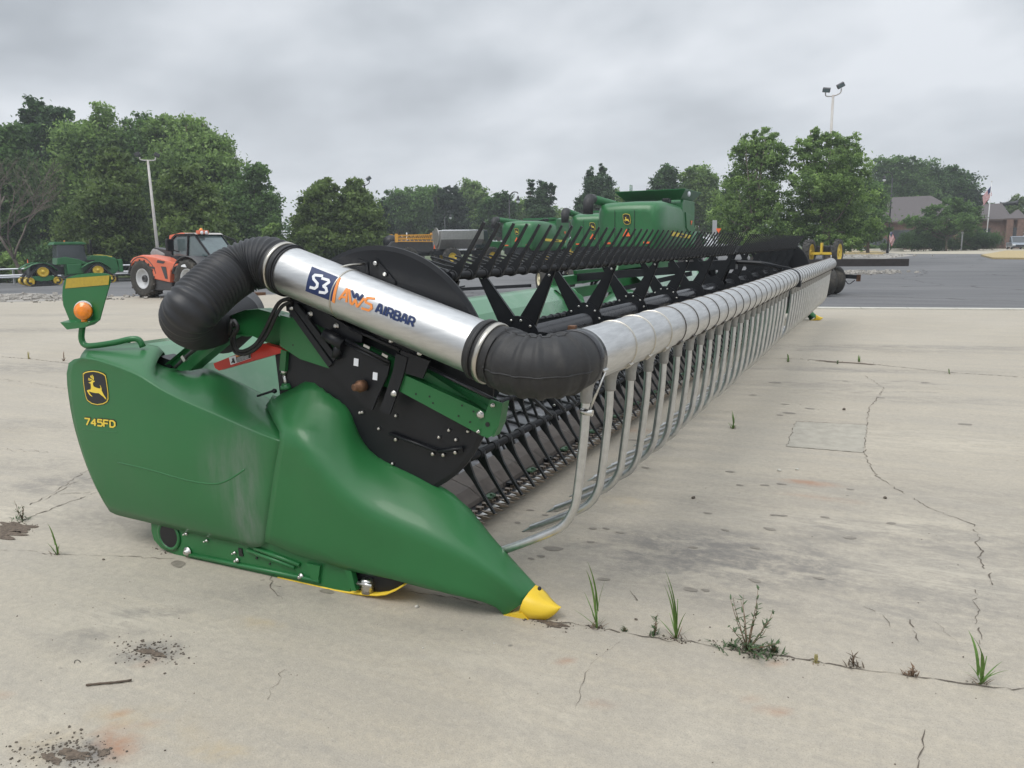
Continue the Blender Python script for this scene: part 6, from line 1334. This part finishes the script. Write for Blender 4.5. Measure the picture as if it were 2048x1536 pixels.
# far fill of the wood: one mass nobody could count, coloured dark for shade in the gaps
def mass(name, label, d, lobes, kind, leaf, n, per, seed):
    L = [((PD(u, v, d).x, PD(u, v, d).y, PD(u, v, d).z), px2m(ru, d), px2m(rv, d)) for u, v, ru, rv in lobes]
    o = leaves(name, L, leaf, n, per, LF[kind], None, seed, .3, .34); tag(o, label, 'woodland', kind='stuff'); return o
mass('distant_wood', 'dark leafy depth of the wood between the trunks', 100, [(-20, 430, 80, 110), (80, 430, 80, 110), (180, 420, 80, 120), (280, 420, 80, 110), (380, 430, 80, 100), (470, 450, 60, 85), (-20, 330, 60, 60), (60, 530, 90, 30), (200, 530, 90, 30), (350, 530, 90, 30), (480, 520, 60, 30)], 'dark', .45, 700, 40, 5)
mass('distant_treeline', 'low dark hedge line closing the view behind the parked machines', 150, [(600+40*i, 462+6*sin(i*1.7), 34, 24) for i in range(26)]+[(-760+60*i, 455+10*sin(i*2.1), 50, 40) for i in range(12)]+[(2070+60*i, 455+8*sin(i*1.3), 46, 26) for i in range(11)], 'dark', .5, 620, 36, 6)
MIDG = 'tree row behind the parked machines'
tree('left one of two full trees before the twin flood pole', 74, [(650, 378, 20, 20), (640, 408, 36, 30), (645, 450, 48, 40), (640, 490, 58, 34), (620, 470, 30, 40)], 'olive', .26, 430, 42, 645, group=MIDG, clump_r=.24)
tree('right one of two full trees before the twin flood pole', 75, [(710, 383, 22, 22), (715, 415, 34, 30), (722, 455, 42, 40), (725, 492, 48, 34)], 'olive', .26, 380, 42, 720, group=MIDG, clump_r=.24)
tree('small spruce with blue needles right of the flood pole', 110, [(768, 425, 10, 25), (770, 455, 16, 20), (772, 475, 20, 14)], 'conifer', .25, 90, 40, 770, cat='conifer', group=MIDG, limbs=False)
tree('round tree at the left of the far row', 140, [(795, 400, 26, 18), (778, 425, 26, 26), (810, 435, 30, 35)], 'mid', .38, 200, 40, 795, group=MIDG)
tree('round tree in the middle of the far row', 142, [(835, 395, 30, 18), (862, 392, 24, 18), (845, 425, 40, 34), (850, 460, 40, 24)], 'mid', .38, 260, 40, 848, group=MIDG)
tree('dark pine standing in the far row', 132, [(900, 386, 22, 10), (896, 402, 30, 12), (902, 420, 32, 14), (898, 445, 34, 22)], 'conifer', .34, 240, 40, 900, cat='conifer', group=MIDG)
tree('light crowned tree rising above the far row', 145, [(940, 378, 26, 18), (955, 395, 28, 18), (945, 425, 36, 34), (965, 450, 40, 28)], 'light', .38, 260, 40, 948, group=MIDG)
tree('dark round tree left of the gooseneck lamp', 128, [(1000, 410, 26, 20), (985, 430, 26, 24), (1005, 450, 30, 24)], 'dark', .36, 190, 40, 1000, group=MIDG)
tree('pale distant tree under the gooseneck lamp', 150, [(1040, 418, 18, 18), (1050, 440, 24, 22), (1120, 440, 22, 24), (1105, 430, 15, 15)], 'light', .34, 150, 40, 1060, group=MIDG)
tree('columnar dark tree with three pointed tops', 108, [(1062, 378, 6, 18), (1086, 376, 9, 18), (1104, 384, 6, 20), (1082, 402, 16, 18), (1065, 412, 12, 16), (1080, 430, 24, 18)], 'blue', .24, 200, 40, 1080, group=MIDG, clump_r=.34)
tree('taller columnar dark tree left of the combine', 106, [(1205, 348, 7, 18), (1180, 358, 8, 18), (1192, 375, 18, 22), (1212, 378, 14, 20), (1196, 405, 26, 24), (1160, 410, 8, 14), (1170, 430, 16, 18)], 'blue', .24, 300, 40, 1192, group=MIDG, clump_r=.34)
tree('pale bush showing beside the combine auger', 120, [(1232, 398, 22, 14), (1245, 412, 22, 12), (1225, 420, 25, 15)], 'light', .3, 90, 40, 1235, group=MIDG)
tree('dark tree directly behind the combine grain tank', 116, [(1332, 352, 22, 16), (1325, 375, 22, 20), (1345, 400, 25, 25)], 'dark', .32, 150, 40, 1335, group=MIDG)
tree('light round tree right of the combine grain tank', 118, [(1392, 355, 28, 20), (1405, 380, 30, 26), (1385, 400, 35, 30), (1420, 425, 30, 35)], 'light', .34, 280, 40, 1400, group=MIDG)
tree('narrow dark tree behind the left fore tree', 112, [(1462, 362, 8, 24), (1460, 400, 16, 30), (1450, 440, 24, 30)], 'dark', .3, 130, 40, 1460, group=MIDG)
FORE = 'pair of loose crowned trees at the lot corner'
tree('left tree of the loose crowned pair right of the combine', 68, [(1520, 278, 30, 18), (1495, 305, 30, 24), (1545, 302, 34, 26), (1520, 345, 56, 34), (1505, 395, 62, 38), (1480, 440, 56, 38), (1530, 455, 62, 40), (1500, 485, 55, 22)], 'light', .18, 560, 42, 1505, group=FORE, clump_r=.22, bark=BARKG)
tree('right tree of the loose crowned pair below the tall flood pole', 67, [(1630, 268, 16, 14), (1650, 282, 26, 20), (1695, 292, 22, 22), (1610, 300, 22, 20), (1655, 325, 60, 32), (1690, 350, 44, 34), (1640, 375, 64, 36), (1680, 405, 60, 36), (1640, 440, 66, 38), (1690, 460, 55, 34), (1650, 485, 55, 22)], 'light', .18, 720, 42, 1652, group=FORE, clump_r=.20, bark=BARKG)
tree('dense dark maple left of the black street lamp', 94, [(1722, 385, 30, 24), (1738, 410, 30, 28), (1722, 440, 42, 30), (1735, 465, 36, 18)], 'mid', .26, 300, 40, 1732)
HB = 'trees behind the brick building'
tree('large spreading tree left behind the brick building', 150, [(1775, 335, 26, 20), (1800, 328, 26, 14), (1830, 345, 40, 24), (1790, 365, 44, 30), (1830, 385, 55, 34)], 'mid', .36, 330, 40, 1805, group=HB)
tree('dark rounded tree at the right behind the brick building', 148, [(1890, 352, 30, 16), (1910, 375, 36, 26), (1935, 395, 26, 18), (1875, 385, 40, 34), (1950, 415, 16, 20)], 'dark', .36, 330, 40, 1900, group=HB)
tree('low tree between the flagpole and the siren', 150, [(1970, 425, 16, 16), (1975, 445, 18, 22)], 'dark', .3, 90, 40, 1972, group=HB)
tree('loose tree at the far right edge', 150, [(2035, 405, 20, 14), (2030, 430, 26, 22), (2010, 445, 26, 24), (2040, 460, 24, 24), (2000, 465, 26, 20)], 'olive', .3, 260, 40, 2025, group=HB)
tree('small broad tree in front of the brick building', 106, [(1905, 406, 20, 11), (1872, 424, 24, 12), (1930, 424, 26, 15), (1828, 444, 22, 10), (1885, 443, 55, 16), (1940, 440, 18, 16), (1885, 458, 48, 10)], 'mid', .2, 300, 40, 1887, bark=BARK)
HEDGE = 'clipped shrubs in front of the brick building'
for u, v, a, b_, lab in ((1818, 483, 20, 15, 'clipped round shrub, left of the big three'), (1846, 483, 19, 15, 'clipped round shrub, middle of the big three'), (1874, 483, 19, 15, 'clipped round shrub, right of the big three'), (1978, 481, 20, 13, 'clipped flat topped shrub left of the pickup truck')):
    tree(lab, 107, [(u, v, a, b_), (u, v-3, a*.8, b_*.8)], 'dark', .13, 110, 40, u, 'shrub', 'shrub', HEDGE, False, .4)
tree('loose flowering bush by the flagpole', 109, [(1942, 466, 22, 14), (1930, 478, 20, 12), (1955, 480, 16, 12)], 'mid', .14, 120, 40, 1942, 'shrub', 'shrub', None, False)
LOWL = ['leftmost low clipped shrub under the dark maple', 'low clipped shrub left of the black van', 'low clipped shrub in front of the black van', 'low clipped shrub below the small flag', 'low clipped shrub right of the small flag', 'low vase shaped shrub under the small broad tree', 'low clipped shrub right of the small broad tree', 'low clipped shrub left of the white post', 'low clipped shrub right of the white post', 'last low clipped shrub before the flat topped one']
for u, lab in zip((1690, 1716, 1742, 1768, 1792, 1900, 1880, 1907, 1928, 1950), LOWL):
    tree(lab, 108, [(u, 494 if u != 1900 else 486, 9, 5)], 'mid', .10, 34, 40, u, 'shrub', 'shrub', 'low shrubs along the drive', False, .5)
# ------------------------------------------------------------------ weeds in the cracks
WG = mat('weed_green', (.10, .19, .035), .55, var=.3, scale=30); WD = mat('weed_dark', (.055, .095, .035), .6, var=.3, scale=30); WB = mat('weed_brown', (.16, .10, .06), .8, var=.3, scale=30); WY = mat('weed_straw', (.34, .30, .13), .8, var=.3)
def blade(b, p, az, lean, l, w, curl=.3):
    d = Vector((cos(az), sin(az), 0)); s_ = Vector((-sin(az), cos(az), 0)); L_ = []
    for i in range(7):
        t = i/6; q = V3(p)+Vector((0, 0, l*t*(1-.25*curl*t*t)))*cos(lean)+d*(l*t*sin(lean)+l*curl*t*t*.45); ww = w*(.55+.9*t-1.45*t*t) if t < 1 else .0003
        L_.append((q-s_*max(ww, .0004), q+Vector((0, 0, -.0))+d*ww*.25, q+s_*max(ww, .0004)))
    b.grid(L_)
def weed(name, label, u, v, parts, group='weeds growing in the pavement cracks', cat='weed'):
    T = thing(name, label, cat, PZ(u, v), 0, group); rl = random.Random(int(u*7+v)); 
    return T, rl
def grass_weed(label, u, v, h, n, m=None, spread=.35):
    T, rl = weed('grass_weed', label, u, v, n); b = MB()
    b.tube([(0, 0, 0), (rl.gauss(0, .004), 0, h*.45)], [.003, .0015], 5)
    for i in range(n):
        tall = i < max(1, min(3, n//3)); blade(b, (rl.gauss(0, .004), rl.gauss(0, .004), h*.3*rl.random() if tall else 0), rl.uniform(0, 2*pi), rl.uniform(.03, .12) if tall else rl.uniform(.2, .8), h*(rl.uniform(.6, .75) if tall else rl.uniform(.2, .45)), .0095 if tall else .0045, spread)
    b.build('blades', m or WG, T)
    b = MB()
    for i in range(8): blade(b, (rl.gauss(0, .02), rl.gauss(0, .01), 0), rl.uniform(0, 6.3), rl.uniform(.5, 1.3), h*.14, .003)
    b.build('dry_base', WB, T)
def leafy_weed(label, u, v, h, stems, m, lean=.5, leaf=.018, nl=9):
    T, rl = weed('leafy_weed', label, u, v, stems); b = MB(); bs = MB()
    for k in range(stems):
        az = rl.uniform(0, 2*pi); le = rl.uniform(.1, lean); d = Vector((cos(az)*sin(le), sin(az)*sin(le), cos(le))); l = h*rl.uniform(.5, 1.05)
        pts = [d*l*t+Vector((rl.gauss(0, .006), rl.gauss(0, .006), 0))*t for t in (0, .25, .5, .75, 1)]; bs.tube(pts, [.0022, .002, .0016, .0012, .0006], 5)
        for j in range(nl):
            t = rl.uniform(.15, 1); p = d*l*t; blade(b, p, rl.uniform(0, 2*pi), rl.uniform(.7, 1.5), leaf*rl.uniform(1, 2.2), leaf*.32, .2)
    for j in range(stems*6): blade(b, (rl.gauss(0, h*.25), rl.gauss(0, h*.12), 0), rl.uniform(0, 6.3), rl.uniform(.5, 1.3), leaf*2, leaf*.3, .3)
    bs.build('stems', WB, T); b.build('leaves', m, T)
grass_weed('tall single bladed grass weed nearest the yellow tip', 1193, 1256, .36, 9)
grass_weed('tall grass weed second from the yellow tip', 1353, 1278, .39, 10)
grass_weed('spreading grass weed at the right end of the crack', 1962, 1368, .25, 12, spread=.7)
grass_weed('thin grass weed left of the green shield', 115, 1110, .2, 6)
grass_weed('short grass tuft on the open concrete beside the drop pipes', 1466, 857, .17, 18, WG)
grass_weed('small grass tuft in the far joint by the pipes', 1576, 724, .14, 22, WG); grass_weed('small leafy tuft in the far joint right of the soil strip', 1718, 724, .13, 20, WG); grass_weed('flat grass tuft at the right of the far joint', 1898, 748, .08, 7, WG); grass_weed('grass tuft on the soil strip of the far joint', 1675, 728, .07, 9, WD)
grass_weed('pale grass tuft on the left joint', 58, 718, .16, 14, WY); grass_weed('brown seeded tuft beside the shield on the left joint', 128, 722, .18, 12, WB); grass_weed('tiny yellow grass tuft in the crack', 1633, 1326, .05, 10, WY)
leafy_weed('wide branching knotweed clump in the crack', 1495, 1300, .25, 15, WD, 1.3, .016, 10); leafy_weed('low leafy end of the knotweed clump', 1548, 1305, .05, 6, WD, 1.0, .012, 6); leafy_weed('small round leaved weed between the tall grasses', 1309, 1270, .085, 3, WD, .3, .012, 9)
leafy_weed('reddish upright weed in the crack', 1707, 1333, .07, 2, mat('weed_red', (.10, .075, .05), .7), .2, .014, 10); leafy_weed('brown withered weed right of the reddish one', 1822, 1352, .05, 3, WB, 1., .012, 6); leafy_weed('sparse weed on the broken corner at the left', 45, 1040, .16, 6, WD, .9, .012, 8); leafy_weed('tiny sprout in the crack right of the first tall grass', 1248, 1262, .03, 3, WD, .8, .008, 5)
# litter: twig, wire curl, stones
T = thing('twig', 'dark straight twig lying on the concrete at the lower left', 'twig', PZ(218, 1365)); OFF = Vector(T.location); b = MB(); b.tube(cr([PZ(172, 1370, .006), PZ(200, 1367, .006), PZ(235, 1364, .006), PZ(263, 1360, .006)], 14), [.0042+.0006*sin(i*2.1) for i in range(14)], 8); b.build('stem', BARK, T); OFF = Vector((0, 0, 0))
T = thing('wire_curl', 'small bent wire curl above the twig', 'wire', PZ(155, 1322)); OFF = Vector(T.location); b = MB(); b.tube(cr([PZ(149, 1326, .003), PZ(150, 1321, .003), PZ(157, 1320, .003), PZ(161, 1324, .003)], 12), .0012, 6); b.build('wire', BLACK, T); OFF = Vector((0, 0, 0))
rs = random.Random(9)
for u, v, r, lab in ((834, 1215, .012, 'pale pebble below the green divider'), (1387, 997, .015, 'dark stone on the right hand concrete'), (1594, 940, .014, 'grey stone near the drip spots'), (1558, 942, .015, 'black stone left of the grey stone'), (1272, 1240, .008, 'small black stone between the tall grasses'), (988, 1288, .005, 'white chip below the yellow tip'), (846, 1297, .005, 'black chip left of the white chip'), (207, 1120, .008, 'dark pebble left of the skid frame'), (1688, 820, .02, 'small stone by the square patch'), (1770, 997, .014, 'dark pebble at the right of the stained area'), (1420, 1255, .004, 'tiny dark chip right of the second grass weed'), (287, 1334, .005, 'dark bead below the soil pocket')):
    T = thing('stone', lab, 'stone', PZ(u, v), rs.uniform(0, 3), 'loose stones on the concrete'); b = MB(); b.ell((0, 0, r*.45), (r, r*.75, r*.6), 2)
    for vv in b.b.verts: vv.co *= 1+.25*noise.noise(vv.co*90)
    b.build('pebble', KERBM if 'pale' in lab or 'white' in lab or 'grey' in lab else CRACKM, T)
# crumbs in the broken pockets, gravel by the verge
def crumbs(name, label, spots, m, seed, r0):
    rg = np.random.default_rng(seed); b = MB()
    for (u, v, a, c, n) in spots:
        o = PZ(u, v)
        for k in range(n):
            x, y = rg.normal()*a*.5, rg.normal()*c*.6; r = r0*(.4+rg.random()**2*1.3); q = o+Vector((x, y, r*.3))
            M_ = Matrix.Rotation(rg.random()*6, 3, 'Z'); b.box(q, (r*1.6, r*1.1, r), M_ @ Matrix.Rotation(rg.random(), 3, 'X'))
    o = b.build(name, m); tag(o, label, 'debris', kind='stuff')
crumbs('soil_crumbs', 'dark soil crumbs in the broken pockets of the slab', [(305, 1305, .16, .08, 160), (150, 1508, .16, .08, 200), (70, 1500, .1, .08, 60), (207, 1507, .03, .02, 30), (1100, 1247, .12, .03, 110), (25, 1053, .2, .08, 120), (1190, 1254, .06, .02, 40), (1352, 1280, .06, .02, 40), (1500, 1303, .15, .03, 120), (1690, 725, .5, .06, 60), (330, 1100, .12, .04, 50), (275, 1298, .12, .05, 40)], CRACKM, 4, .0034)
crumbs('stray_grit', 'fine dark grit scattered over the slab', [(500, 1400, 1.2, .5, 30), (1500, 1350, 1.5, .6, 40), (1700, 1100, 2, 1.2, 60), (200, 1250, .8, .6, 40)], CRACKM, 8, .0022)
crumbs('roadside_gravel', 'loose pale gravel on the bed behind the trailer', [(1700, 545, 2.2, 1.2, 500), (1660, 548, 2, 1.2, 300), (1725, 512, 5, 8, 300)], GRAVELM, 5, .07)
crumbs('verge_rubble', 'loose rubble along the gravel strip at the left', [(40, 596, 4, 1.2, 300), (110, 596, 3, 1.2, 200)], GRAVELM, 6, .07)
# ================================================================== AIR
hb = MB(); hb.box((0, 150, 14), (760, 560, 35)); hz_ = hb.build('haze', None); hz_.data.materials.clear()
hm = bpy.data.materials.new('air'); hm.use_nodes = True; ht = hm.node_tree; ht.nodes.clear()
ho = ht.nodes.new('ShaderNodeOutputMaterial'); hv = ht.nodes.new('ShaderNodeVolumePrincipled'); hv.inputs['Color'].default_value = (.86, .90, .95, 1); hv.inputs['Density'].default_value = .0008; hv.inputs['Anisotropy'].default_value = .0
ht.links.new(hv.outputs[0], ho.inputs['Volume']); hz_.data.materials.append(hm)
tag(hz_, 'thin pale air that softens the far trees', 'haze', kind='stuff')
